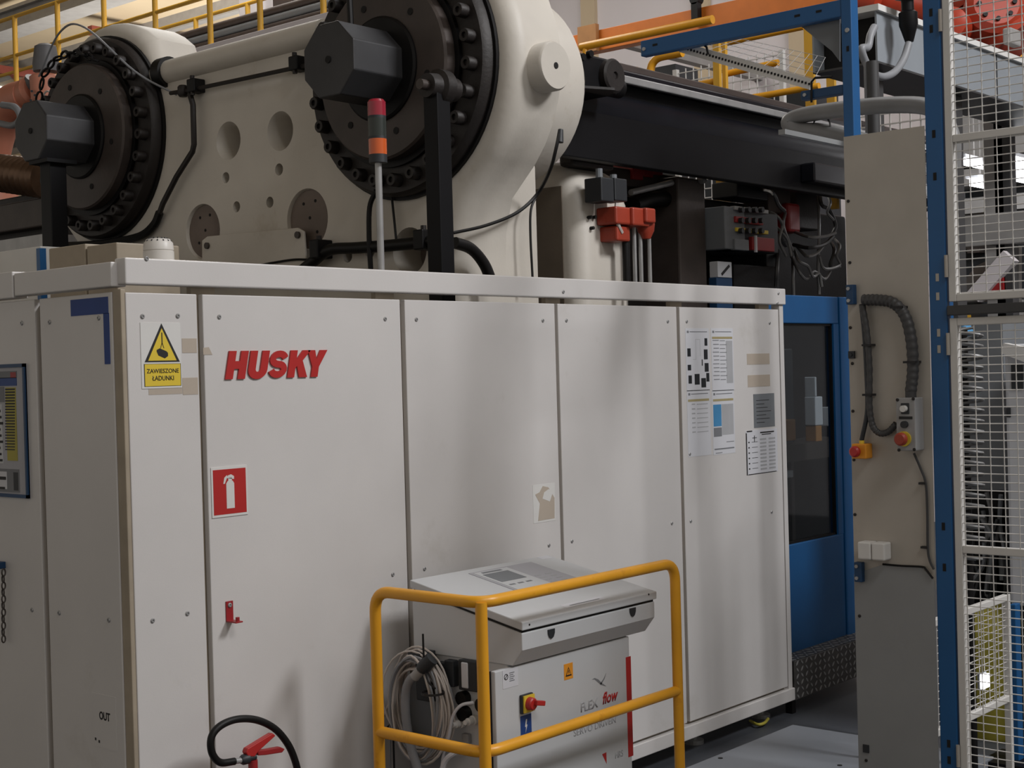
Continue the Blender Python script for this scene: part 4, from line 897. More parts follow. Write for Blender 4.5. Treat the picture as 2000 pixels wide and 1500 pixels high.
p = fx(1779, 770, XF-.04); build(MB().cyl((XF-.04, p.y, zhi), (XF-.04, p.y, zhi+.022), .02, 14), 'gland', 'conduit', t, smooth=True); gy, gz = p.y, zhi+.02
# yellow emergency stop
p = fx(1690, 880, XF-.003); t = thing('emergency_stop', 'yellow emergency stop box with red mushroom button', 'emergency stop', p)
build(MB().box((XF-.055, p.y-.030, p.z-.028), (XF-.003, p.y+.030, p.z+.028)), 'housing', 'label_orange', t, bevel=.004)
pc = Vector((XF-.055, p.y+.006, p.z)); build(MB().lathe([(0, .014), (.012, .014), (.014, .021), (.026, .021), (.032, .015)], pc, (-1, 0, 0), 22), 'mushroom_button', 'red', t, smooth=True)
build(MB().cyl((XF-.03, p.y, p.z+.028), (XF-.03, p.y, p.z+.04), .010, 12), 'gland', 'sign_yellow', t, smooth=True); ey, ez = p.y, p.z+.04
# conduits
Pz = lambda x, y, o=.03: fx(x, y, XF-o)
def ribbed(pts, r):
    pts = smoothpath(pts, 14); mb = MB(); return mb.tube(pts, lambda t: r*(1+.07*math.sin(t*len(pts)*1.6)), 12)
t = thing('cable_conduit', 'fat grey conduit bending down to the push button box', 'conduit', Pz(1785, 770))
build(ribbed([Pz(1686, 586), Pz(1715, 586), Pz(1745, 592), Pz(1768, 618), Pz(1780, 665), Pz(1783, 720), Vector((XF-.04, gy, gz))], .021), 'conduit_run', 'conduit', t, smooth=True)
for x, y in ((1755, 600), (1781, 707)): p = Pz(x, y); build(MB().box((XF-.054, p.y-.024, p.z-.004), (XF-.003, p.y+.024, p.z+.004)), 'cable_tie', 'print_black', t)
t = thing('cable_conduit', 'twin thinner grey conduits hanging to a loop at the box side', 'conduit', Pz(1700, 840))
build(ribbed([Pz(1684, 596), Pz(1693, 650), Pz(1698, 720), Pz(1698, 790), Pz(1704, 830), Pz(1718, 846), Pz(1735, 843), Pz(1750, 828)], .012), 'conduit_run', 'conduit', t, smooth=True)
build(MB().tube(smoothpath([Pz(1682, 594), Pz(1688, 650), Pz(1692, 720), Pz(1694, 800), Vector((XF-.03, ey, ez))], 8), .009, 8), 'conduit_run', 'plastic_dark', t, smooth=True)
for x, y in ((1695, 674), (1696, 771)): p = Pz(x, y); build(MB().box((XF-.045, p.y-.018, p.z-.004), (XF-.003, p.y+.018, p.z+.004)), 'cable_tie', 'print_black', t)
t = thing('thin_cable', 'thin dark cable running down from the push button box', 'cable', Pz(1815, 1120))
build(MB().tube(smoothpath([Pz(1785, 885, .02), Pz(1798, 915, .012), Pz(1808, 945, .012), Pz(1811, 1000, .012), Pz(1812, 1070, .012), Pz(1816, 1095, .012), Pz(1824, 1112, .012)], 6), .005, 6), 'cable_run', 'conduit', t, smooth=True)
build(MB().tube(smoothpath([Pz(1724, 1102, .012), Pz(1760, 1105, .012), Pz(1800, 1107, .012), Pz(1808, 1112, .014), Pz(1822, 1130, .014)], 6), .004, 6), 'cable_run', 'rubber', t, smooth=True)
for x, y in ((1803, 944), (1807, 1069)): p = Pz(x, y, .01); build(MB().box((XF-.02, p.y-.010, p.z-.004), (XF-.003, p.y+.014, p.z+.004)), 'cable_tie', 'print_black', t)
# white double junction box
XJ = XF-.06; a, b = fx(1674, 1058, XJ), fx(1728, 1096, XJ); t = thing('junction_box', 'white double junction box above the lower grey panel', 'junction box', Vector((XF-.003, (a.y+b.y)/2, b.z)))
mid = (a.y+b.y)/2
build(MB().box((XJ, b.y, b.z), (XF-.003, mid-.0015, a.z)), 'housing', 'sign_white', t, bevel=.006); build(MB().box((XJ, mid+.0015, b.z), (XF-.003, a.y, a.z)), 'housing', 'sign_white', t, bevel=.006)
# ------------------------------------------------ mesh gate
YG1, YG0 = YB0-.008, 1.30
def gatepart(name, label, z0, z1, bars, first_h=.030):
    t = thing(name, label, 'gate', (XF+.02, (YG0+YG1)/2, z0)); w = .028
    build(MB().box((XF, YG1-w, z0), (XF+w, YG1, z1)), 'frame_stile', 'mesh_white', t, bevel=.003)
    build(MB().box((XF, YG0, z0), (XF+w, YG0+w, z1)), 'frame_stile', 'mesh_white', t, bevel=.003)
    for z in [z0, z1-w] + bars: build(MB().box((XF+.001, YG0+w, z), (XF+w-.001, YG1-w, z+w)), 'frame_rail', 'mesh_white', t, bevel=.003)
    m = MB(); y = YG1-w-.012
    while y > YG0+w: m.cyl((XF+.004, y, z0+.01), (XF+.004, y, z1-.01), .0021, 5); y -= .05
    z = z0+.03
    while z < z1-.01: m.cyl((XF+.0075, YG0+.01, z), (XF+.0075, YG1-.01, z), .0021, 5); z += .030
    stuff(build(m, 'wire_infill', 'mesh_white', t))
    return t
zg = lambda x, y: fx(x, y, XF).z
zb1 = zg(1845, 590); g1 = gatepart('mesh_gate', 'white wire mesh upper gate leaf beside the blue post', zb1, ZTOP, [zg(1847, 280)])
zl1 = zg(1850, 622); g2 = gatepart('mesh_gate', 'white wire mesh lower gate leaf below the dark crossbar', .06, zl1, [zg(1870, 1080)])
zc0, zc1 = zg(1840, 617), zg(1840, 598)
t = thing('gate_crossbar', 'dark grey square crossbar between the two mesh gate leaves', 'beam', (XF+.02, 1.8, zc0))
build(MB().box((XF-.012, YG0, zc0), (XF+.035, YG1+.004, zc1)), 'bar', 'conduit', t, bevel=.003)
for t, ys in ((g1, (520, 40)), (g2, (672, 1475))):
    for y in ys:
        p = fx(1838+y*.02, y, XF)
        h = build(MB().cyl((XF-.006, YG1+.004, p.z-.04), (XF-.006, YG1+.004, p.z+.04), .007, 10), 'hinge', 'galv', t, smooth=True)
# inner mesh panel running back from the gate
YI = 2.45
t = thing('mesh_fence', 'inner white mesh fence panel running back behind the gate', 'fence', (5.9, YI, 0))
zi = (fy(1883, 1400, YI).z+fy(1972, 1368, YI).z)/2; xi0, xi1 = 5.25, fy(1972, 1300, YI).x; zi1 = fy(1930, 1175, YI).z
for x in (xi0, xi1): build(MB().box((x, YI, 0.0), (x+.028, YI+.028, zi1)), 'stile', 'mesh_white', t, bevel=.003)
for z in (zi-.02, zi1-.028): build(MB().box((xi0, YI+.001, z), (xi1+.028, YI+.027, z+.028)), 'rail', 'mesh_white', t, bevel=.003)
m = MB(); k = 0
while xi0+.05*k < xi1: m.cyl((xi0+.05*k, YI+.01, zi), (xi0+.05*k, YI+.01, zi1), .002, 5); k += 1
z = zi
while z < zi1: m.cyl((xi0, YI+.014, z), (xi1, YI+.014, z), .002, 5); z += .03
stuff(build(m, 'wire_infill', 'mesh_white', t))
p = fy(1923, 1330, YI-.01)
t = thing('panel_lamp', 'small lit white lamp low on the inner mesh panel', 'lamp', p)
build(MB().box((p.x-.03, YI-.02, p.z-.028), (p.x+.03, YI-.004, p.z+.028)), 'lens', 'tube_glow', t, bevel=.003); build(MB().box((p.x-.034, YI-.004, p.z-.032), (p.x+.034, YI+.006, p.z+.032)), 'lamp_body', 'plastic_grey', t)

# ================================================================== CART (grey cabinet on castors)
XC0, XC1 = 3.90, 4.60
YCf, YCb = 3.34, 3.84
ct = thing('control_cart', 'light grey mobile control cart with sloping lid', 'control cabinet', (4.2, 3.6, 0))
lz_b = fy(800, 1135, YCb).z; LF = 3.29
pFL, pFR, pBL, pBR = fy(1020, 1219, LF), fy(1275, 1154, LF), fy(800, 1134, YCb), fy(1066, 1083, YCb)
XL, XRr = (pFL.x+pBL.x)/2, (pFR.x+pBR.x)/2+.02
zf, zbk = (pFL.z+pFR.z)/2, (pBL.z+pBR.z)/2
sl = lambda y: zf+(zbk-zf)*(y-LF)/(YCb-LF)
# lid
lid = build(MB().prism([(XL, LF, zf), (XL, YCb, zbk), (XL, YCb, zbk-.03), (XL, LF, zf-.03)], (XRr-XL, 0, 0)), 'lid', 'cart_grey', ct, bevel=.004)
build(MB().prism([(XL+.01, LF+.012, zf-.04), (XL+.01, YCb-.01, zbk-.04), (XL+.01, YCb-.01, zbk-.03), (XL+.01, LF+.012, zf-.03)], (XRr-XL-.02, 0, 0)), 'seal', 'rubber', ct)
zfb = fy(1020, 1290, LF+.01).z
fwz = zf-.04
# desk body (front lip slopes back)
body = MB().prism([(XL+.006, LF+.008, fwz), (XL+.006, YCb-.005, zbk-.04), (XL+.006, YCb-.005, .62), (XL+.006, LF+.12, .62), (XL+.006, LF+.12, zfb-.03), (XL+.006, LF+.07, zfb-.02), (XL+.006, LF+.008, zfb+.06)], (XRr-XL-.012, 0, 0))
body = MB().prism([(XL+.006, LF+.008, fwz), (XL+.006, YCb-.005, zbk-.04), (XL+.006, YCb-.005, zfb-.025), (XL+.006, LF+.055, zfb-.025), (XL+.006, LF+.008, zfb+.035)], (XRr-XL-.012, 0, 0))
build(body, 'desk_body', 'cart_grey', ct, bevel=.004)
xb0, xb1 = XL+.012, XRr-.10
zbody = zfb-.025
YBF = LF+.085
build(MB().box((xb0, YBF, .14), (xb1, YCb-.02, zbody)), 'cabinet_body', 'cart_grey', ct, bevel=.004)
dx0, dx1 = fy(968, 1400, YBF-.02).x, fy(1230, 1330, YBF-.02).x
zd1 = fy(1225, 1240, YBF-.02).z
zd1 = min(zd1, zbody-.006)
dr = build(MB().box((dx0, YBF-.022, .16), (dx1, YBF-.001, zd1)), 'door', 'cart_grey', ct, bevel=.004)
build(MB().box((dx0-.006, YBF-.004, .16), (dx0-.001, YBF-.0005, zd1)), 'door_seal', 'rubber', ct)
for x in (XL+.08, XRr-.20):
    for y in (YBF+.06, YCb-.1): build(MB().cyl((x-.015, y, .05), (x+.015, y, .05), .05, 16).box((x-.02, y-.02, .09), (x+.02, y+.02, .14)), 'castor', 'rubber', ct)
# latches on the lip
for x, y in ((1076, 1237), (1235, 1195)):
    p = fy(x, y, LF+.008)
    build(MB().prism([Vector((p.x, LF+.008, p.z))+Vector((u*.019, 0, v*.022)) for u, v in ((-1,.7),(1,.7),(.95,0),(.6,-.6),(0,-.85),(-.6,-.6),(-.95,0))], (0, -.004, 0)), 'latch', 'plastic_dark', ct)
for x, y in ((1034, 1220), (1267, 1161)):
    p = fy(x, y, LF); build(MB().cyl((p.x, LF-.001, p.z), (p.x, LF+.003, p.z), .004, 8), 'lid_screw', 'dark_hole', ct)
# operator panel on the lid
nv = Vector((0, -(zbk-zf), YCb-LF)).normalized(); ev2 = Vector((0, YCb-LF, zbk-zf)).normalized()
def lidq(u0, v0, u1, v1, nm, mm, h=.002, base=.0):
    o = Vector((XL, LF, zf)) + nv*base; Wl = XRr-XL; Ll = ((YCb-LF)**2+(zbk-zf)**2)**.5
    pts = [o+Vector((u*Wl, 0, 0))+ev2*(v*Ll) for u, v in ((u0, v0), (u1, v0), (u1, v1), (u0, v1))]
    return build(MB().prism(pts, nv*h), nm, mm, lid)
lidq(.34, .34, .80, .92, 'keypad', 'cart_panel', .002)
lidq(.36, .36, .60, .90, 'keypad_field', 'cart_grey', .001, .002)
lidq(.38, .66, .56, .84, 'screen', 'plastic_grey', .001, .003)
lidq(.40, .86, .54, .885, 'heading', 'print_grey', .0006, .003)
for k in range(3): lidq(.38+k*.06, .58, .42+k*.06, .60, 'key_label', 'print_grey', .0006, .003); lidq(.40+k*.06, .42+.03*(k % 2), .45+k*.06, .45+.03*(k % 2), 'key_label', 'plastic_dark', .0006, .003)
for k in range(8): lidq(.62+(k % 2)*.08, .5+.05*(k//2), .66+(k % 2)*.08, .515+.05*(k//2), 'key_label', 'print_light', .0006, .002)
lidq(.9, .93, .98, .99, 'label', 'paper', .0006); lidq(.36, .06, .66, .12, 'label', 'paper', .0006); lidq(.40, .08, .62, .09, 'print', 'print_grey', .0004, .0006)
# door graphics
YDr = YBF-.022
def door_rect(x0, y0, x1, y1, nm, mm, th=.001):
    a, b = fy(x0, y0, YDr), fy(x1, y1, YDr); return build(MB().box((a.x, YDr-th, b.z), (b.x, YDr, a.z)), nm, mm, dr)
a, b = fy(1222, 1284, YDr), fy(1236, 1478, YDr)
build(MB().box((a.x, YDr-.001, fy(1230, 1478, YDr).z), (a.x+.032, YDr, a.z)), 'red_stripe', 'red', dr)
door_rect(1101, 1298, 1119, 1324, 'hazard_label', 'label_orange')
p = fy(1110, 1312, YDr); tri = lambda s, h: MB().prism([(p.x-.018*s, h, p.z-.016*s), (p.x+.018*s, h, p.z-.016*s), (p.x, h, p.z+.018*s)], (0, -.0005, 0))
build(tri(1, YDr-.001), 'hazard_triangle', 'print_black', dr); build(tri(.66, YDr-.0015), 'hazard_field', 'label_orange', dr)
build(MB().prism([(p.x-.001, YDr-.002, p.z+.006), (p.x+.003, YDr-.002, p.z+.006), (p.x+.001, YDr-.002, p.z), (p.x+.004, YDr-.002, p.z), (p.x-.001, YDr-.002, p.z-.009), (p.x, YDr-.002, p.z-.002), (p.x-.003, YDr-.002, p.z-.002)], (0, -.0004, 0)), 'bolt_mark', 'print_black', dr)
door_rect(981, 1310, 1012, 1338, 'notice_label', 'paper')
p = fy(988, 1324, YDr); build(MB().ring((p.x, YDr-.001, p.z+.003), (0, -1, 0), .008, .011, .0005, 18), 'notice_ring', 'print_black', dr); build(MB().bar((p.x-.006, YDr-.0012, p.z-.003), (p.x+.006, YDr-.0012, p.z+.009), .0006, .003), 'notice_bar', 'print_black', dr)
m = MB()
for k in range(5): m.box((p.x+.018, YDr-.0015, p.z+.012-k*.007), (p.x+.045-(k % 2)*.006, YDr-.001, p.z+.015-k*.007))
build(m, 'notice_text', 'print_grey', dr)
# rotary main switch
p = fy(1026, 1373, YDr); sw = build(MB().box((p.x-.032, YDr-.012, p.z-.034), (p.x+.032, YDr, p.z+.034)), 'main_switch', 'plastic_dark', dr, bevel=.003)
build(MB().box((p.x-.026, YDr-.018, p.z-.03), (p.x+.032, YDr-.012, p.z+.03)), 'switch_plate', 'sign_yellow', ct)
build(MB().lathe([(0, .024), (.018, .022), (.022, .018)], (p.x+.002, YDr-.018, p.z), (0, -1, 0), 22), 'switch_knob', 'red', ct, smooth=True)
build(MB().bar((p.x+.002, YDr-.045, p.z+.006), (p.x+.048, YDr-.045, p.z-.004), .02, .018), 'switch_handle', 'red', ct, bevel=.003)
a, b = fy(1014, 1400, YDr), fy(1037, 1450, YDr)
build(MB().box((p.x-.03, YDr-.001, b.z), (p.x+.03, YDr, a.z)), 'voltage_label', 'label_blue', dr)
cz = (a.z*.62+b.z*.38)
build(MB().prism([(p.x+u*.012, YDr-.001, cz+v*.024) for u, v in ((0,1),(.5,1),(.15,.2),(.6,.15),(-.35,-1),(-.05,-.15),(-.55,-.1))], (0, -.0005, 0)), 'voltage_flash', 'sign_white', dr)
build(MB().box((p.x-.02, YDr-.0015, b.z+.008), (p.x+.02, YDr-.001, b.z+.016)), 'voltage_strip', 'sign_white', dr)
p = fy(1151, 1378, YDr); q = fy(1192, 1362, YDr)
text('FLEX', 'lettering', 'print_light', dr, (p.x, YDr, p.z+.002), AXF, .036, .105, .02)
text('flow', 'lettering', 'red', dr, (q.x, YDr, q.z+.004), AXF, .046, .098, .03, .25)
p = fy(1162, 1418, YDr); text('SERVO DRIVEN', 'lettering', 'print_light', dr, (p.x, YDr, p.z), AXF, .026, .26, .006)
p = fy(1170, 1330, YDr)
build(MB().prism([Vector((p.x+u*.045, YDr, p.z+v*.022)) for u, v in ((-1,.6),(-.6,.75),(-.1,.3),(.3,-.4),(1,-1.3),(.2,-.75),(-.2,-.1),(-.6,.5))], (0, -.0008, 0)).prism([Vector((p.x+u*.045, YDr, p.z+v*.022)) for u, v in ((.1,-.5),(.6,.1),(1,1.0),(.75,.1),(.3,-.7))], (0, -.0008, 0)), 'swoosh', 'print_grey', dr)
a = fy(1180, 1482, YDr); build(MB().prism([(a.x-.012, YDr, a.z+.02), (a.x+.014, YDr, a.z+.022), (a.x+.014, YDr, a.z-.022)], (0, -.0008, 0)), 'red_triangle', 'red', dr)
a = fy(1206, 1474, YDr); text('HRS', 'lettering', 'print_light', dr, (a.x+.01, YDr, a.z), AXF, .026, .05, .01)
# connectors on the cart side (looks towards -X)
XS = xb0
def sp_(x, y): return fx(x, y, XS)
for k, (x0, y0, x1, y1, mm) in enumerate(((862, 1290, 880, 1336, 'plastic_dark'), (878, 1286, 897, 1340, 'plastic_dark'), (912, 1290, 926, 1342, 'paper'), (905, 1285, 942, 1350, 'plastic_dark'))):
    a, b = fx(x0, y0, XS), fx(x1, y1, XS); dpt = .03 if mm != 'paper' else .034
    build(MB().box((XS-dpt, b.y, b.z), (XS, a.y, a.z)), 'connector', mm, ct, bevel=.004)
for x, y in ((910, 1362), (948, 1375), (912, 1392)):
    p = sp_(x, y); build(MB().cyl((XS-.03, p.y, p.z), (XS, p.y, p.z), .026, 16), 'socket', 'rubber', ct, smooth=True)
for x, y, r_ in ((905, 1410, .02), (930, 1405, .018), (905, 1462, .024)):
    p = sp_(x, y); build(MB().lathe([(0, r_), (.02, r_), (.022, r_*.75), (.045, r_*.75), (.047, r_*.5), (.06, r_*.5)], (XS, p.y, p.z), (-1, 0, 0), 12), 'cable_gland', 'sign_white', ct, smooth=True)
p = sp_(915, 1441); build(MB().box((XS-.02, p.y-.016, p.z-.018), (XS, p.y+.016, p.z+.018)), 'outlet', 'box_grey', ct, bevel=.003)
for x, y in ((862, 1275), (898, 1276), (930, 1282)):
    p = sp_(x, y); build(MB().cyl((XS-.004, p.y, p.z), (XS, p.y, p.z), .006, 8), 'side_screw', 'iron_dark', ct)
a, b = fx(800, 1325, XS), fx(866, 1450, XS)
build(MB().box((XS-.006, b.y, .2), (XS, a.y, a.z)), 'side_plate', 'plastic_grey', ct)
# coiled cables hanging on the cart side
XK = XS-.07
t = thing('cable_coil', 'pale coiled cable bundle hanging on the cart side', 'cable', fx(815, 1470, XK))
rnd = random.Random(3)
c0 = fx(818, 1372, XK); ry = abs(fx(765, 1372, XK).y-fx(872, 1372, XK).y)/2; rz = (fx(818, 1265, XK).z-fx(818, 1470, XK).z)/2
for k in range(24):
    oy, oz = rnd.uniform(-.012, .012), rnd.uniform(-.03, .012); a, b = ry*rnd.uniform(.70, 1.12), rz*rnd.uniform(.78, 1.03); ph = rnd.uniform(0, 6)
    x0 = XK+rnd.uniform(-.035, .03); tl = rnd.uniform(-.12, .12)
    pts = []
    for j in range(28):
        u = 2*PI*j/28; pts.append((x0+.008*math.sin(2*u+ph), c0.y+oy+a*math.cos(u)+tl*.3*math.sin(u)*b, c0.z+oz+b*math.sin(u)*(1.0 if math.sin(u) > 0 else .98)))
    build(MB().tube(pts, .0042+.0012*(k % 3 == 0), 6, True), 'cable_loop', 'cable_pale' if k % 5 else 'cable_grey', t, smooth=True)
build(MB().ring((XK-.045, fx(862, 1351, XK).y, fx(862, 1351, XK).z), (0, 0, 1), .040, .043, .008, 16), 'cable_tie', 'print_black', t)
build(MB().tube(smoothpath([fx(x, y, XK-.05) for x, y in ((826, 1238), (827, 1268), (829, 1300), (836, 1330), (850, 1345))], 5), .004, 6), 'tie_string', 'rubber', t, smooth=True)
build(MB().box((XK-.02, c0.y-.03, c0.z+rz-.03), (XS, c0.y+.03, c0.z+rz-.01)), 'hanger_hook', 'plastic_dark', t)
t = thing('power_cable', 'thick grey cable with plug hanging inside the pale coil', 'cable', fx(800, 1480, XK))
build(MB().tube(smoothpath([fx(x, y, XK-.05) for x, y in ((816, 1316), (800, 1330), (792, 1360), (794, 1410), (803, 1460), (815, 1500), (820, 1540))], 6), .017, 12), 'cable_run', 'cable_grey', t, smooth=True)
build(MB().cyl(fx(810, 1322, XK-.05), fx(822, 1308, XK-.05), .019, 14), 'collar', 'box_grey', t, smooth=True)
build(MB().lathe([(0, .022), (.02, .026), (.06, .026)], fx(822, 1308, XK-.05), fx(845, 1285, XK-.03)-fx(822, 1308, XK-.05), 16), 'plug', 'plastic_dark', t, smooth=True)
bx0 = fx(838, 1330, XS-.02); build(MB().box((XS-.05, bx0.y-.04, bx0.z-.07), (XS-.006, bx0.y+.04, bx0.z+.09)), 'plug_box', 'plastic_dark', t, bevel=.005)
single(MB().tube(smoothpath([fx(925, 1372, XS-.03), fx(900, 1378, XS-.06), fx(884, 1400, XS-.07), fx(876, 1440, XS-.07), fx(866, 1475, XS-.06), fx(860, 1530, XS-.05)], 6), .006, 8), 'patch_cable', 'paper', 'single white cable curving down from the cart connectors', 'cable', smooth=True)
single(MB().tube(smoothpath([fx(905, 1462, XS-.06), fx(885, 1472, XS-.09), fx(868, 1490, XS-.1), fx(855, 1540, XS-.1)], 6), .010, 8), 'patch_cable', 'paper', 'thick white cable leaving the lowest gland of the cart', 'cable', smooth=True)
for k, pts in enumerate((((775, 1350), (755, 1385), (744, 1420), (765, 1440), (800, 1450)), ((770, 1380), (765, 1410), (752, 1425), (743, 1440)), ((772, 1365), (765, 1400), (768, 1440), (770, 1500), (772, 1540)), ((762, 1400), (762, 1450), (763, 1540)))):
    single(MB().tube(smoothpath([fx(x, y, XK+.01) for x, y in pts], 6), .004, 6), 'signal_wire', ('cable_pale', 'rubber', 'rubber', 'cable_grey')[k], ('pale loose wire looping out of the coil towards the yellow rail', 'black loose wire bending towards the yellow rail', 'black loose wire dropping below the coil', 'grey loose wire dropping beside the coil')[k], 'wire', smooth=True)

# ================================================================== YELLOW GUARD RAIL
GX, GY = 3.53, 3.18; GR = .0205
d0 = fx(940, 1178, 3.53); GY = d0.y; GZ = d0.z
gm = fx(940, 1470, 3.53).z
ge = fy(1318, 1115, GY).x; gl = fx(732, 1160, GX).y
gr = thing('guard_rail', 'yellow tubular guard rail around the control cart', 'guard rail', (GX, GY, 0))
top = fillet([(GX, gl, 0.0), (GX, gl, GZ), (GX, GY, GZ), (ge, GY, GZ), (ge, GY, 0.0)], .075, 8)
build(MB().tube(top, GR, 16), 'top_tube', 'yellow', gr, smooth=True)
build(MB().tube(fillet([(GX, gl, gm), (GX, GY, gm), (ge, GY, gm)], .075, 8), GR*.98, 16), 'mid_tube', 'yellow', gr, smooth=True)
build(MB().cyl((GX+.012, GY+.012, 0), (GX+.012, GY+.012, GZ), GR, 16), 'corner_leg', 'yellow', gr, smooth=True)
for x, y in ((GX, gl), (GX+.012, GY+.012), (ge, GY)): build(MB().cyl((x, y, 0), (x, y, .008), .06, 20), 'foot_plate', 'yellow', gr)

# ================================================================== EXTINGUISHER AND BRACKET
p = fy(450, 1195, Y0); t = thing('wall_bracket', 'small red hook bracket screwed to the cabinet panel', 'bracket', p)
a, b = fy(440, 1175, Y0), fy(455, 1212, Y0)
build(MB().box((a.x, Y0-.004, b.z), (b.x, Y0, a.z)), 'plate', 'bracket_red', t, bevel=.001)
build(MB().box((a.x, Y0-.055, b.z-.001), (b.x, Y0, b.z+.004)), 'shelf', 'bracket_red', t, bevel=.001)
build(MB().cyl(((a.x+b.x)/2, Y0-.045, b.z+.003), ((a.x+b.x)/2, Y0-.045, b.z+.018), .007, 12), 'peg', 'bracket_red', t)
put(scr, 'screw', t, ((a.x+b.x)/2, Y0-.004, a.z-.014), qF)
YE = 3.84; p = fy(494, 1490, YE); t = thing('fire_extinguisher', 'red fire extinguisher with black hose standing at the cabinet', 'fire extinguisher', (p.x, YE, 0))
zv = p.z
build(MB().lathe([(0, .07), (.01, .075), (zv-.18, .075), (zv-.13, .062), (zv-.10, .03), (zv-.06, .022)], (p.x, YE, 0), (0, 0, 1), 32), 'cylinder', 'red', t, smooth=True)
build(MB().lathe([(0, .022), (.03, .022), (.032, .016), (.07, .016)], (p.x, YE, zv-.06), (0, 0, 1), 16), 'valve', 'red_dark', t, smooth=True)
q = fy(462, 1490, YE); q2 = fy(481, 1484, YE)
build(MB().cyl(fy(458, 1487, YE), fy(470, 1485, YE), .010, 12), 'hose_ferrule', 'steel', t, smooth=True)
build(MB().lathe([(0, .012), (.01, .018), (.03, .018), (.035, .012), (.06, .012)], fy(470, 1485, YE), fy(490, 1480, YE)-fy(470, 1485, YE), 12), 'hose_fitting', 'plastic_dark', t, smooth=True)
build(MB().prism([fy(x, y, YE-.012) for x, y in ((481, 1470), (484, 1462), (533, 1432), (539, 1437), (505, 1468), (498, 1478), (485, 1478))], (0, .024, 0)), 'upper_lever', 'red', t, bevel=.003)
build(MB().prism([fy(x, y, YE-.010) for x, y in ((503, 1466), (520, 1464), (548, 1459), (557, 1463), (552, 1470), (520, 1475), (505, 1476))], (0, .02, 0)), 'lower_handle', 'red_dark', t, bevel=.003)
hz = [fy(x, y, YE) for x, y in ((458, 1487), (430, 1489), (414, 1470), (413, 1440), (430, 1418), (462, 1405), (500, 1406), (535, 1422), (560, 1450), (575, 1482), (584, 1520), (588, 1570))]
build(MB().tube(smoothpath(hz, 8), .0125, 12), 'hose', 'rubber', t, smooth=True)
hl = hz[-1]; build(MB().lathe([(0, .014), (.05, .016), (.10, .022)], hl, (0, 0, -1), 14), 'nozzle', 'plastic_dark', t, smooth=True)

# ================================================================== BACKGROUND, LEFT: far machine and robot
t = thing('articulated_robot', 'salmon pink articulated robot arm behind the far shaft', 'robot', (6.4, 10.9, 0))
R5 = lambda x, y, X=6.4: fx(x, y, X)
build(MB().cyl((6.4, R5(-20, 300).y, 0), (6.4, R5(-20, 300).y, R5(0, 330).z), .22, 24), 'pedestal', 'salmon', t, smooth=True)
build(MB().tube(smoothpath([R5(-30, 320), R5(-8, 250), R5(20, 205), R5(55, 188)], 6), lambda u: .19-.05*u, 16), 'upper_arm', 'salmon', t, smooth=True)
build(MB().lathe([(-.16, .10), (-.14, .13), (.14, .13), (.17, .10)], R5(48, 190), (0, -1, .25), 24), 'elbow', 'salmon', t, smooth=True)
build(MB().lathe([(0, .115), (.12, .12), (.2, .125), (.22, .10)], R5(90, 200), (0, 0, 1), 24), 'wrist', 'salmon', t, smooth=True)
build(MB().lathe([(0, .10), (.06, .105), (.20, .085), (.22, .05)], R5(90, 140), (0, 0, 1), 20), 'motor', 'robot_cover', t, smooth=True)
build(MB().lathe([(-.05, .08), (.05, .08)], R5(65, 165), (0, -.6, .8), 20), 'motor', 'robot_cover', t, smooth=True)
for x, y in ((62, 178), (68, 186), (60, 196)): build(MB().cyl(R5(x, y, 6.22), R5(x, y, 6.27), .010, 8), 'bolt', 'plastic_dark', t)
build(MB().tube(smoothpath([R5(5, 205, 6.15), R5(30, 210, 6.15), R5(40, 230, 6.15), R5(25, 245, 6.15), R5(-5, 240, 6.15)], 6), .028, 10), 'dress_hose', 'cable_grey', t, smooth=True)
build(MB().tube([R5(92, 187, 6.22)+Vector((0, .05*math.cos(u*PI/8), .035*math.sin(u*PI/8))) for u in range(16)], .008, 6, True), 'cable_ring', 'cable_pale', t, smooth=True)
R6 = lambda x, y, X=5.0: fx(x, y, X)
t = thing('corrugated_duct', 'bronze corrugated duct beside the far shaft', 'duct', R6(40, 360))
a, b = R6(-60, 330), R6(92, 350); n = 90
build(MB().tube([a.lerp(b, k/n) for k in range(n+1)], lambda u: .115+.012*math.sin(u*n*1.05), 18), 'bellows', 'bronze_hose', t, smooth=True)
t = thing('background_press', 'dark machinery bulk below the corrugated duct', 'machine', (5.4, 8.8, 0))
build(MB().box((5.2, R6(125, 400, 5.2).y, 0), (6.0, 11.5, R6(50, 380, 5.2).z)), 'body', 'iron_dark', t, bevel=.01)
a = R6(0, 400, 5.1); b = R6(92, 440, 5.1); build(MB().box((5.1, b.y, b.z), (5.2, a.y+.5, a.z)), 'ledge', 'iron_grey', t, bevel=.01)
a = R6(30, 470, 4.9); build(MB().box((4.9, R6(92, 470, 4.9).y, R6(50, 485, 4.9).z), (5.2, a.y+.6, R6(50, 462, 4.9).z)), 'tray', 'steel', t)
a, b = fx(-30, 487, 3.9), fx(80, 525, 3.9)
t = thing('white_cabinet', 'white box with blue corner strip behind the cabinet end rail', 'cabinet', (4.1, a.y-.4, 0))
build(MB().box((3.9, b.y, 0), (4.2, a.y+.6, fx(40, 486, 3.9).z)), 'body', 'sign_white', t, bevel=.004)
build(MB().box((3.895, b.y-.002, 0), (3.93, b.y+.03, fx(40, 490, 3.9).z)), 'corner_strip', 'blue', t)

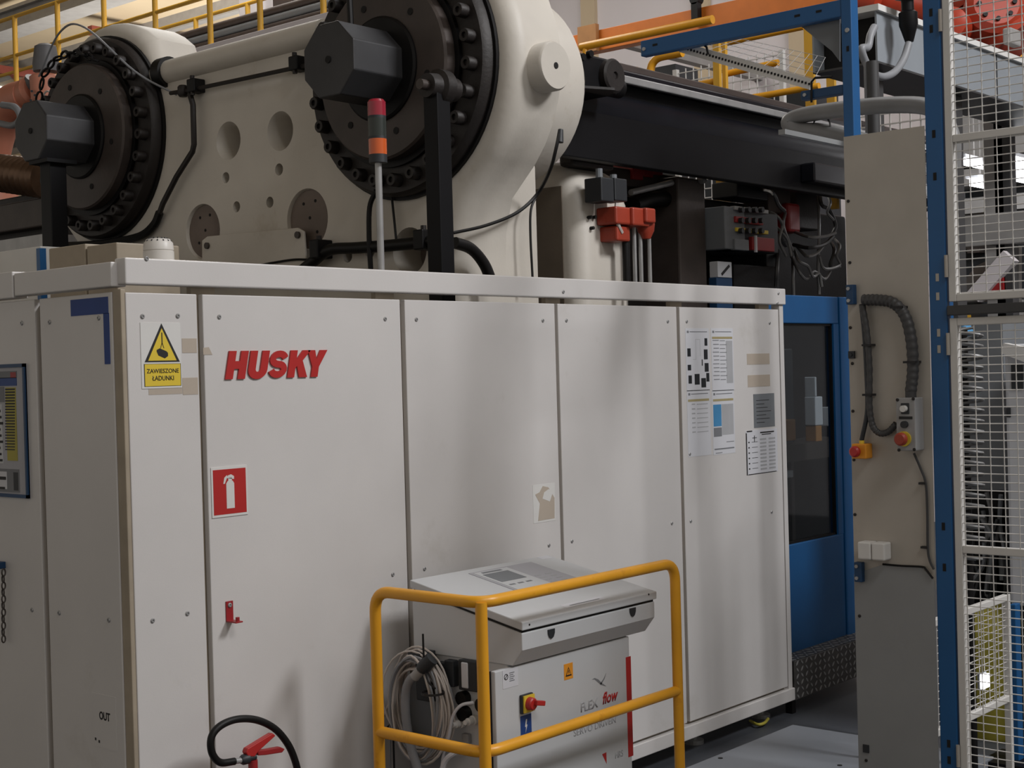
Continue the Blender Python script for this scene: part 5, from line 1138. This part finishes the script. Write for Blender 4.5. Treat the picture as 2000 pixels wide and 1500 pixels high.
# ================================================================== BACKGROUND: mezzanine
XM = 9.0
zm = (fx(520, 68, XM).z); mz = thing('mezzanine_deck', 'pale mezzanine walkway edge behind the cream top bar', 'mezzanine', (XM+.6, 12, 0))
build(MB().box((XM, 9.5, zm-.06), (XM+.08, 24, zm+.06)), 'edge_beam', 'wall_white', mz, bevel=.005)
build(MB().box((XM+.08, 9.5, zm-.04), (XM+1.6, 24, zm+.0)), 'deck', 'beam_grey', mz)
for y in (10.0, 15.0, 21.0): build(MB().box((XM+.7, y, 0), (XM+.9, y+.2, zm-.04)), 'column', 'beam_grey', mz)
def rail(label, X, pxs, z0, zt, extra):
    t = thing('mezzanine_railing', label, 'railing', (X, 12, z0))
    for px in pxs: y = fx(px, 60, X).y; build(MB().cyl((X, y, z0), (X, y, zt), .03, 10), 'baluster', 'yellow_far', t, smooth=True)
    for z in [zt] + extra: build(MB().cyl((X, 9.5, z), (X, 24, z), .022, 10), 'handrail', 'yellow_far', t, smooth=True)
rail('yellow tube railing on the near edge of the mezzanine', XM+.04, (29, 113, 204, 304, 411, 509, 633), zm+.0, zm+1.0, [zm+.55])
rail('yellow tube railing on the rear edge of the mezzanine', XM+1.5, (106, 196, 286, 383, 485), zm+.0, zm+.95, [zm+.5])
for k in range(6):
    z = zm+.04+k*.08
    single(MB().cyl((XM+.6, 9.6, z), (XM+.6, 14.0, z), .04, 10), 'service_pipe', 'pipe_brown' if k % 2 else 'plastic_grey', ('lowest', 'second lowest', 'third lowest', 'third highest', 'second highest', 'topmost')[k]+' dark service pipe stacked on the mezzanine deck', 'pipe', 'stacked dark service pipes on the mezzanine', smooth=True)
for k, (x0, x1, mm, l) in enumerate(((468, 512, 'wall_white', 'white column beside the dark columns behind the mezzanine'), (534, 572, 'pipe_brown', 'broad dark brown column behind the mezzanine'), (580, 600, 'disc_brown', 'slim brown column behind the mezzanine'), (602, 640, 'beam_grey', 'grey column behind the mezzanine'))):
    a, b = fx(x0, 40, XM+2.2), fx(x1, 40, XM+2.2)
    t = single(MB().box((XM+2.2, b.y, 0), (XM+2.4, a.y, 9.0)), 'hall_column', mm, l, 'column')
# crane rail high up at the left
t = thing('crane_girder', 'grey overhead crane girder under the cream roof beyond the mezzanine', 'beam', (14, 24, 0))
a, b = fx(-100, 62, 14), fx(190, 5, 14)
build(MB().box((14.0, 18, (a.z+b.z)/2-.12), (14.3, 36, (a.z+b.z)/2+.16)), 'web', 'beam_grey', t); build(MB().box((13.9, 18, (a.z+b.z)/2+.16), (14.4, 36, (a.z+b.z)/2+.22)), 'flange', 'beam_grey', t); build(MB().box((13.9, 18, (a.z+b.z)/2-.18), (14.4, 36, (a.z+b.z)/2-.12)), 'flange', 'beam_grey', t)
# ================================================================== BACKGROUND, RIGHT
XO = 13.0
a, b = fx(1140, 85, XO), fx(1600, -8, XO)
zc = fx(1400, 32, XO).z
t = thing('crane_beam', 'orange crane beam along the white wall', 'beam', (XO, 6, zc))
build(MB().box((XO, 2.0, zc-.10), (XO+.15, 10.6, zc+.13)), 'beam', 'orange', t, bevel=.005)
p = fx(1150, 68, XO-.02); build(MB().box((XO-.06, p.y-.13, p.z-.2), (XO-.0, p.y+.13, p.z+.1)), 'end_stop', 'wood_brown', t)
p = fx(1362, 25, XO-.02); build(MB().box((XO-.08, p.y-.04, p.z-.12), (XO, p.y+.04, p.z+.1)).cyl((XO-.08, p.y, p.z+.14), (XO+.02, p.y, p.z+.14), .06, 10), 'trolley_clamp', 'iron_black', t)
for y in (3.0, 9.5): build(MB().box((XO+.15, y, zc-.08), (16.0, y+.12, zc+.08)), 'wall_arm', 'beam_grey', t)
# yellow guard rails on the machine top platform
XY = 8.6
def yrail(label, pts, X, r=.028, foot=None):
    t = thing('platform_rail', label, 'railing', fx(*pts[-1], X))
    P3 = [fx(x, y, X) for x, y in pts]
    if foot is not None: P3[-1].z = foot
    build(MB().tube(fillet(P3, .10, 6), r, 12), 'tube', 'yellow', t, smooth=True)
    return t
t = yrail('long yellow rail under the orange crane beam', ((1135, 92), (1260, 66), (1392, 38)), 11.0, .04)
p = fx(1143, 90, 11.0); build(MB().cyl((11.0, p.y, 0), (11.0, p.y, p.z), .03, 10), 'leg', 'yellow', t, smooth=True)
t = yrail('yellow rail bent down behind the black tie bar housing', ((1333, 103), (1270, 115), (1272, 246)), 8.0, .028, 2.95)
yrail('thin yellow rail bent down beside the black valve block', ((1222, 137), (1257, 133), (1258, 170)), 9.75, .02, 0.0)
for k, (x, y0, y1, X, w, l) in enumerate(((1397, 75, 215, 8.2, .024, 'broad yellow upright under the blue beam'), (1412, 75, 215, 8.3, .014, 'slim yellow upright beside the broad yellow one'), (1578, 50, 230, 9.0, .035, 'yellow upright near the grey gusset sheet'), (1620, 100, 165, 9.0, .03, 'short yellow upright near the blue fence post'))):
    a, b = fx(x, y0, X), fx(x, y1, X); single(MB().box((X, a.y-w, 2.965), (X+.03, a.y+w, a.z)), 'platform_post', 'yellow_far', l, 'post')
for k, (xa, ya, xb_, yb_, X, l) in enumerate(((1320, 175, 1400, 158, 8.25, 'yellow tube ending at the broad yellow upright'), (1415, 145, 1520, 122, 8.35, 'upper yellow tube starting at the slim yellow upright'), (1415, 200, 1600, 168, 8.35, 'lower yellow tube running to the blue brace'), (1400, 88, 1570, 52, 9.0, 'yellow tube behind the wire tray'))):
    single(MB().cyl(fx(xa, ya, X), fx(xb_, yb_, X), .022, 10), 'platform_tube', 'yellow', l, 'rail', smooth=True)
# white grid panels and pale cabinet behind
t = thing('grid_fence', 'white wire grid panel behind the yellow uprights', 'fence', (10.0, 5.2, 3.0))
a, b = fx(1320, 140, 10), fx(1530, 225, 10); z0_, z1_ = 2.6, fx(1420, 118, 10).z
m = MB(); y = b.y
while y < a.y: m.box((10, y, z0_), (10.008, y+.008, z1_)); y += .075
z = z0_
while z < z1_: m.box((9.995, b.y, z), (10.003, a.y, z+.008)); z += .075
stuff(build(m, 'grid', 'mesh_white', t))
for yy in (a.y, b.y): build(MB().box((9.98, yy-.02, 0), (10.02, yy+.02, z1_)), 'post', 'mesh_white', t)
a, b = fx(1320, 125, 10.8), fx(1560, 225, 10.8)
t = thing('rack_cabinet', 'dark open storage rack behind the white grid panel', 'rack', (11, 5.6, 0))
build(MB().box((11.0, b.y, 0), (11.5, a.y, z1_-.1)), 'body', 'plastic_dark', t)
for k in range(5):
    y = b.y+(a.y-b.y)*(k+.5)/5; build(MB().box((10.9, y-.15, 3.0), (11.0, y+.1, 3.0+.16+.06*(k % 2))), 'item', ('paper', 'box_grey', 'machine_pale')[k % 3], t)
a, b = fx(1274, 133, 11.9), fx(1320, 170, 11.9)
single(MB().box((11.9, b.y, 0), (12.3, a.y, a.z)), 'storage_cabinet', 'plastic_dark', 'black cabinet with round ports behind the bent yellow rail', 'cabinet')
for k, x in enumerate((1285, 1296, 1307)):
    p = fx(x, 152+k*3, 11.88); single(MB().cyl((11.86, p.y, p.z), (11.9, p.y, p.z), .055, 14), 'round_port', 'sign_white', ('white round port nearest the black cabinet corner', 'white round port between its two neighbours', 'white round port nearest the bent yellow rail')[k], 'port', 'round ports on the black cabinet')
# fat grey hose behind the near post
t = thing('flexible_duct', 'fat grey flexible hose looping behind the blue post', 'hose', fx(1560, 250, 5.6))
build(MB().tube(smoothpath([fx(x, y, X) for x, y, X in ((1860, 330, 5.5), (1856, 260, 5.5), (1820, 212, 5.55), (1740, 205, 5.6), (1640, 214, 5.65), (1565, 226, 5.7), (1540, 240, 5.7), (1560, 254, 5.7), (1600, 256, 5.7), (1660, 268, 5.7), (1720, 285, 5.7))], 8), .035, 14), 'hose_run', 'hose_grey', t, smooth=True)
p = fx(1664, 268, 5.66); build(MB().box((XF+.07, p.y-.015, p.z-.05), (5.72, p.y+.015, p.z-.03)), 'support_arm', 'galv_low', t)
p = fx(1604, 250, 5.68); build(MB().tube([p+Vector((0, .045*math.cos(u*PI/8), .05*math.sin(u*PI/8))) for u in range(16)], .004, 5, True), 'cable_tie', 'print_black', t)
# overhead cable duct with end opening
YK = 3.2
xd = fy(1713, 70, YK).x; zd0, zd1 = fy(1713, 118, YK).z, fy(1713, 22, YK).z
t = thing('cable_duct', 'long grey overhead cable duct behind the mesh gate', 'duct', (7.5, YK, 3.3))
build(MB().box((xd, YK, zd0), (9.5, YK+.01, zd1)), 'side_wall', 'duct_grey', t); build(MB().box((xd, YK+.34, zd0), (9.5, YK+.35, zd1)), 'side_wall', 'duct_grey', t)
build(MB().box((xd, YK, zd0-.01), (9.5, YK+.35, zd0)), 'bottom', 'conduit', t); build(MB().box((xd-.02, YK-.02, zd1), (9.5, YK+.37, zd1+.03)), 'lid', 'sign_white', t)
build(MB().box((xd+.10, YK+.01, zd0), (xd+.12, YK+.34, zd1)), 'bulkhead', 'dark_hole', t)
for x in (7.05, 7.9): build(MB().box((x, YK-.003, zd0), (x+.012, YK, zd1)), 'seam', 'conduit', t)
build(MB().box((7.55, YK+.1, 0), (7.67, YK+.22, zd0-.01)), 'support_leg', 'conduit', t, bevel=.004)
build(MB().box((xd+.2, YK+.1, 0), (xd+.26, YK+.16, zd0-.01)), 'support_leg', 'conduit', t, bevel=.004)
t = thing('cable_loop', 'grey cable looping down from the duct end beside the blue post', 'cable', fy(1720, 150, YK))
build(MB().tube(smoothpath([fy(x, y, YK-.1) for x, y in ((1708, 52), (1700, 70), (1695, 92), (1683, 95), (1690, 120), (1705, 142), (1725, 150), (1748, 140), (1765, 115), (1775, 85))], 6), .018, 10), 'cable_run', 'cable_grey', t, smooth=True)
build(MB().lathe([(0, .02), (.05, .035), (.08, .045), (.14, .045), (.15, .03), (.2, .03), (.21, .06), (.36, .06)], fy(1776, 82, YK-.1), fy(1772, 0, YK-.1)-fy(1776, 82, YK-.1), 16), 'plug', 'black_paint', t, smooth=True)
for k, (x, X_, r_, mm) in enumerate(((1692, 5.9, .012, 'cable_grey'), (1704, 5.9, .026, 'conduit'))):
    a = fx(x, 120, X_); single(MB().cyl((X_, a.y, .0), (X_, a.y, a.z), r_, 12), 'riser_conduit', mm, ('thin pale riser conduit behind the galvanized panel', 'dark riser conduit behind the galvanized panel')[k], 'conduit', smooth=True)
# white grid behind the galvanized panel
t = thing('grid_fence', 'white wire grid panel above the galvanized panel edge', 'fence', (6.3, 3.0, 0)); XG = 6.2
m = MB(); y0_, y1_ = fx(1840, 230, XG).y, fx(1660, 230, XG).y; z1_ = fx(1740, 205, XG).z; y = y0_
while y < y1_: m.box((XG, y, 2.2), (XG+.006, y+.006, z1_)); y += .05
z = 2.2
while z < z1_: m.box((XG-.004, y0_, z), (XG+.002, y1_, z+.006)); z += .05
stuff(build(m, 'grid', 'mesh_white', t))
for yy in (y0_, y1_): build(MB().box((XG-.01, yy-.015, 0), (XG+.02, yy+.015, z1_)), 'post', 'mesh_white', t)
a = fx(1680, 240, 7.0); b = fx(1860, 240, 7.0)
# orange robot above the duct
XRb = 8.4
RR = lambda x, y, X=XRb: fx(x, y, X)
t = thing('articulated_robot', 'orange articulated robot above the overhead cable duct', 'robot', RR(1920, 95))
build(MB().box((XRb-.25, 3.25, zd1+.03), (XRb+.35, 3.52, zd1+.06)), 'mount_plate', 'iron_grey', t)
build(MB().tube(smoothpath([RR(1985, 88), RR(1960, 66), RR(1915, 55), RR(1860, 40), RR(1790, 25), RR(1720, 5), RR(1690, -20)], 6), lambda u: .17-.07*u, 18), 'arm', 'robot_orange', t, smooth=True)
build(MB().lathe([(-.22, .13), (-.18, .17), (.18, .17), (.22, .13)], RR(1930, 40), (-.7, -.5, .2), 24), 'joint', 'robot_orange', t, smooth=True)
for k in range(8):
    a = 2*PI*k/8; d = Vector((-.7, -.5, .2)).normalized(); u, w = frame_of(d); c = RR(1930, 40)+d*.215+(u*math.cos(a)+w*math.sin(a))*.10; build(MB().cyl(c, c+d*.02, .014, 8), 'bolt', 'iron_black', t)
build(MB().lathe([(0, .16), (.25, .14), (.5, .11)], RR(1900, 20), (0, .4, 1), 20), 'forearm', 'robot_orange', t, smooth=True)
build(MB().lathe([(-.1, .09), (.1, .09), (.12, .06)], RR(1865, 50, 8.1), (-1, -.2, 0), 18), 'motor', 'robot_orange', t, smooth=True)
build(MB().box(RR(1958, 55, 8.1)-Vector((0, .05, 0)), RR(1978, 95, 8.25)), 'side_box', 'beam_grey', t, bevel=.01)
build(MB().lathe([(-.08, .1), (.08, .1)], RR(1700, 8, 8.3), (0, 1, .3), 18), 'wrist', 'robot_orange', t, smooth=True)
single(MB().cyl((8.8, fx(1988, 60, 8.8).y, zd1+.03), (8.8, fx(1988, 60, 8.8).y, 4.9), .03, 14), 'safety_post', 'yellow', 'tall yellow post beside the orange robot', 'post', smooth=True)
# clutter behind the mesh gate
t = thing('white_machine', 'white machine housing with dark control slots behind the mesh gate', 'machine', (7.5, 2.9, 0)); XW = 6.9
a, b = fx(1960, 700, XW), fx(2060, 1200, XW)
build(MB().box((XW, b.y, .7), (XW+.7, a.y, fx(1980, 672, XW).z)), 'housing', 'machine_pale', t, bevel=.02)
build(MB().box((XW+.05, b.y, .0), (XW+.6, a.y-.05, .7)), 'base', 'iron_black', t)
q = rectE(1976, 712, 1999, 760, XW, .01); build(q, 'vent', 'plastic_dark', t); build(rectE(1968, 796, 1975, 815, XW, .02), 'handle', 'plastic_dark', t, bevel=.003)
build(MB().prism([fx(1955, 690, XW-.06), fx(2060, 730, XW-.06), fx(2060, 690, XW-.06), fx(1960, 670, XW-.06)], (.06, 0, 0)), 'canopy', 'sign_white', t)
t = thing('coiled_hose', 'teal grey spiral air hoses hanging behind the mesh gate', 'hose', fx(1890, 1200, 6.3))
for k, (cx_, r_, mm) in enumerate(((1878, .05, 'plastic_grey'), (1893, .045, 'hose_grey'))):
    a, b = fx(cx_, 640, 6.3), fx(cx_+4, 1090, 6.3); n = 220
    build(MB().tube([a.lerp(b, i/n)+Vector((r_*math.cos(i*.62), r_*1.3*math.sin(i*.62), 0)) for i in range(n+1)], .007, 6), 'spiral', mm, t, smooth=True)
build(MB().cyl((6.35, fx(1880, 600, 6.35).y, 0), (6.35, fx(1880, 600, 6.35).y, fx(1880, 640, 6.35).z), .02, 10), 'stand', 'iron_black', t, smooth=True)
t = thing('dark_machine', 'dark machine frame full of hoses low behind the mesh gate', 'machine', (7.2, 3.1, 0)); XD = 7.3
build(MB().box((XD, fx(1965, 1100, XD).y, 0), (XD+.6, fx(1855, 1100, XD).y, fx(1900, 960, XD).z)), 'block', 'iron_black', t, bevel=.01)
build(MB().box((XD, fx(1962, 800, XD).y, fx(1900, 955, XD).z), (XD+.3, fx(1850, 800, XD).y, fx(1900, 625, XD).z)), 'back_panel', 'plastic_grey', t)
rn = random.Random(9)
for k in range(14):
    x0, y0 = rn.uniform(1878, 1990), rn.uniform(960, 1060); pts = [fx(x0+rn.uniform(-14, 14), y0+j*rn.uniform(38, 60), XD-.05-.05*rn.random()) for j in range(5)]
    build(MB().tube(smoothpath(pts, 5), .012, 6), 'hose', ('plastic_grey', 'rubber', 'plastic_dark', 'hose_grey')[k % 4], t, smooth=True)
for k, (x, y, w, h) in enumerate(((1945, 1040, 14, 34), (1985, 1030, 8, 34), (1945, 1150, 8, 60), (1990, 1130, 14, 110))):
    q = rectE(x-w/2, y-h/2, x+w/2, y+h/2, XD-.02, .06); build(q, 'fitting', 'box_grey', t, bevel=.008)
a, b = fx(1884, 1235, 6.9), fx(1940, 1395, 6.9); t = thing('waste_bin', 'yellow green bin behind the inner mesh panel', 'bin', Vector((7.05, (a.y+b.y)/2, 0)))
build(MB().lathe([(0, .12), (.02, .13), (a.z-.03, .16), (a.z, .165), (a.z+.06, .14), (a.z+.12, .08)], (7.08, (a.y+b.y)/2, 0), (0, 0, 1), 24), 'bin_body', 'bin_yellow', t, smooth=True)
a, b = fx(1972, 1180, 6.6), fx(1986, 1300, 6.6)
t = thing('square_post', 'blue square leg with dark foot behind the inner mesh panel', 'post', Vector((6.6, a.y, 0))); build(MB().box((6.6, b.y, .02), (6.66, a.y, a.z)), 'leg', 'blue', t, bevel=.004); build(MB().box((6.5, b.y-.12, 0), (6.76, a.y+.12, .03)), 'foot', 'iron_black', t)
# darker equipment wall, grey beam and window frames behind the gate
t = thing('steel_gantry', 'grey steel frame with beams far behind the mesh gate', 'frame', (9, 3.6, 0)); XE = 9.0
a, b = fx(1850, 425, XE), fx(2050, 470, XE); build(MB().box((XE, b.y-.3, b.z), (XE+.15, a.y+.1, a.z)), 'beam', 'beam_grey', t, bevel=.006)
for x, mm, w in ((1937, 'beam_grey', .06), (1954, 'conduit', .05)):
    p = fx(x, 300, XE); build(MB().box((XE+.02, p.y-w, 0), (XE+.12, p.y+w, fx(x, 195, XE).z)), 'upright', mm, t)
p0, p1 = fx(1905, 580, XE), fx(1975, 500, XE); build(MB().bar(p0, p1, .08, .10), 'brace', 'wall_white', t)
build(MB().prism([fx(x, y, XE+.2) for x, y in ((1850, 590), (1905, 520), (1990, 480), (1990, 590))], (.05, 0, 0)), 'sheet', 'beam_grey', t)
q = rectE(1935, 545, 1972, 575, XE+.1, .1); build(q, 'red_box', 'red_dark', t); q = rectE(1870, 505, 1885, 545, XE+.1, .1); build(q, 'brown_box', 'wood_brown', t)
t = thing('equipment_rack', 'dark equipment rack filling the hall behind the mesh gate', 'rack', (11, 4.5, 0)); XK2 = 11.5
build(MB().box((XK2, fx(2080, 400, XK2).y, 0), (XK2+.3, fx(1845, 400, XK2).y, fx(1900, 205, XK2).z)), 'lower_bay', 'plastic_dark', t)
for y in (240, 290, 345, 400): q = rectE(1845, y, 2080, y+7, XK2, .3); build(q, 'shelf', 'beam_grey', t)
for k in range(12):
    x = 1860+rn.uniform(0, 135); y = rn.uniform(350, 620); q = rectE(x, y, x+rn.uniform(8, 26), y+rn.uniform(8, 30), XK2, .12); build(q, 'item', rn.choice(('beam_grey', 'wood_brown', 'paper', 'iron_grey', 'blue_dark', 'yellow_far')), t)
a, b = fx(1850, 640, 8.0), fx(1990, 1000, 8.0)
t = thing('blue_tool', 'small blue plastic part above the spiral hoses', 'tool', fx(1880, 660, 6.5)); build(MB().prism([fx(x, y, 6.5) for x, y in ((1860, 630), (1880, 628), (1893, 655), (1868, 660))], (.08, 0, 0)), 'shell', 'print_blue', t, bevel=.008); build(MB().cyl((6.54, fx(1878, 640, 6.5).y, 0), (6.54, fx(1878, 640, 6.5).y, fx(1878, 655, 6.5).z), .012, 8), 'stand', 'iron_black', t)
for k, (xa, ya, xb_, yb_, Yl, r_, l) in enumerate(((1966, 326, 2040, 352, 3.95, .075, 'big bright fluorescent light behind the mesh gate'), (1873, 314, 1930, 328, 4.4, .022, 'slim fluorescent light beside the big bright one'), (1898, 355, 1930, 366, 4.5, .03, 'short fluorescent light under the slim one'), (1964, 206, 2030, 230, 3.75, .022, 'fluorescent light under the overhead cable duct'))):
    a, b = fy(xa, ya, Yl), fy(xb_, yb_, Yl); b.z = a.z; t = thing('fluorescent_light', l, 'light', (a+b)/2)
    build(MB().bar(a, b, r_*1.2, r_*2), 'tube', 'tube_glow', t); off = Vector((0, 0, r_+.012)); build(MB().bar(a+off, b+off, .10, .025), 'housing', 'machine_pale', t)
    c = (a+b)/2+off; build(MB().cyl(c, (c.x, c.y, 8.99), .008, 6), 'drop_rod', 'beam_grey', t)
# high-bay fittings that carry the bay lights, plus one for the added roof flood
for k, (n, l) in enumerate((('bay_light_front', 'square high-bay lamp fitting over the aisle'), ('bay_light_aisle', 'long high-bay lamp fitting over the aisle'), ('bay_light_machine', 'high-bay lamp fitting above the clamp platen'), ('bay_light_mezzanine', 'large high-bay lamp fitting above the mezzanine'), ('bay_light_far', 'high-bay lamp fitting near the white wall'), ('roof_added_flood_light', 'added unseen flood lamp aimed up at the cream roof'))):
    o = bpy.data.objects[n]; bpy.context.view_layer.update(); mwx = o.matrix_world; sx2, sy2 = o.data.size/2+.05, o.data.size_y/2+.05
    t = thing('high_bay_lamp', l, 'lamp', o.location+Vector((0, 0, .1)))
    c4 = [mwx @ Vector((sx*sx2, sy*sy2, .02)) for sx, sy in ((-1,-1),(1,-1),(1,1),(-1,1))]
    build(MB().prism(c4, mwx.to_3x3() @ Vector((0, 0, .08))), 'reflector', 'machine_pale', t)
    cc = mwx @ Vector((0, 0, .08)); build(MB().cyl(cc, (cc.x, cc.y, 8.99 if 'flood' not in n else 0.0), .02, 8), 'hanger', 'beam_grey', t)
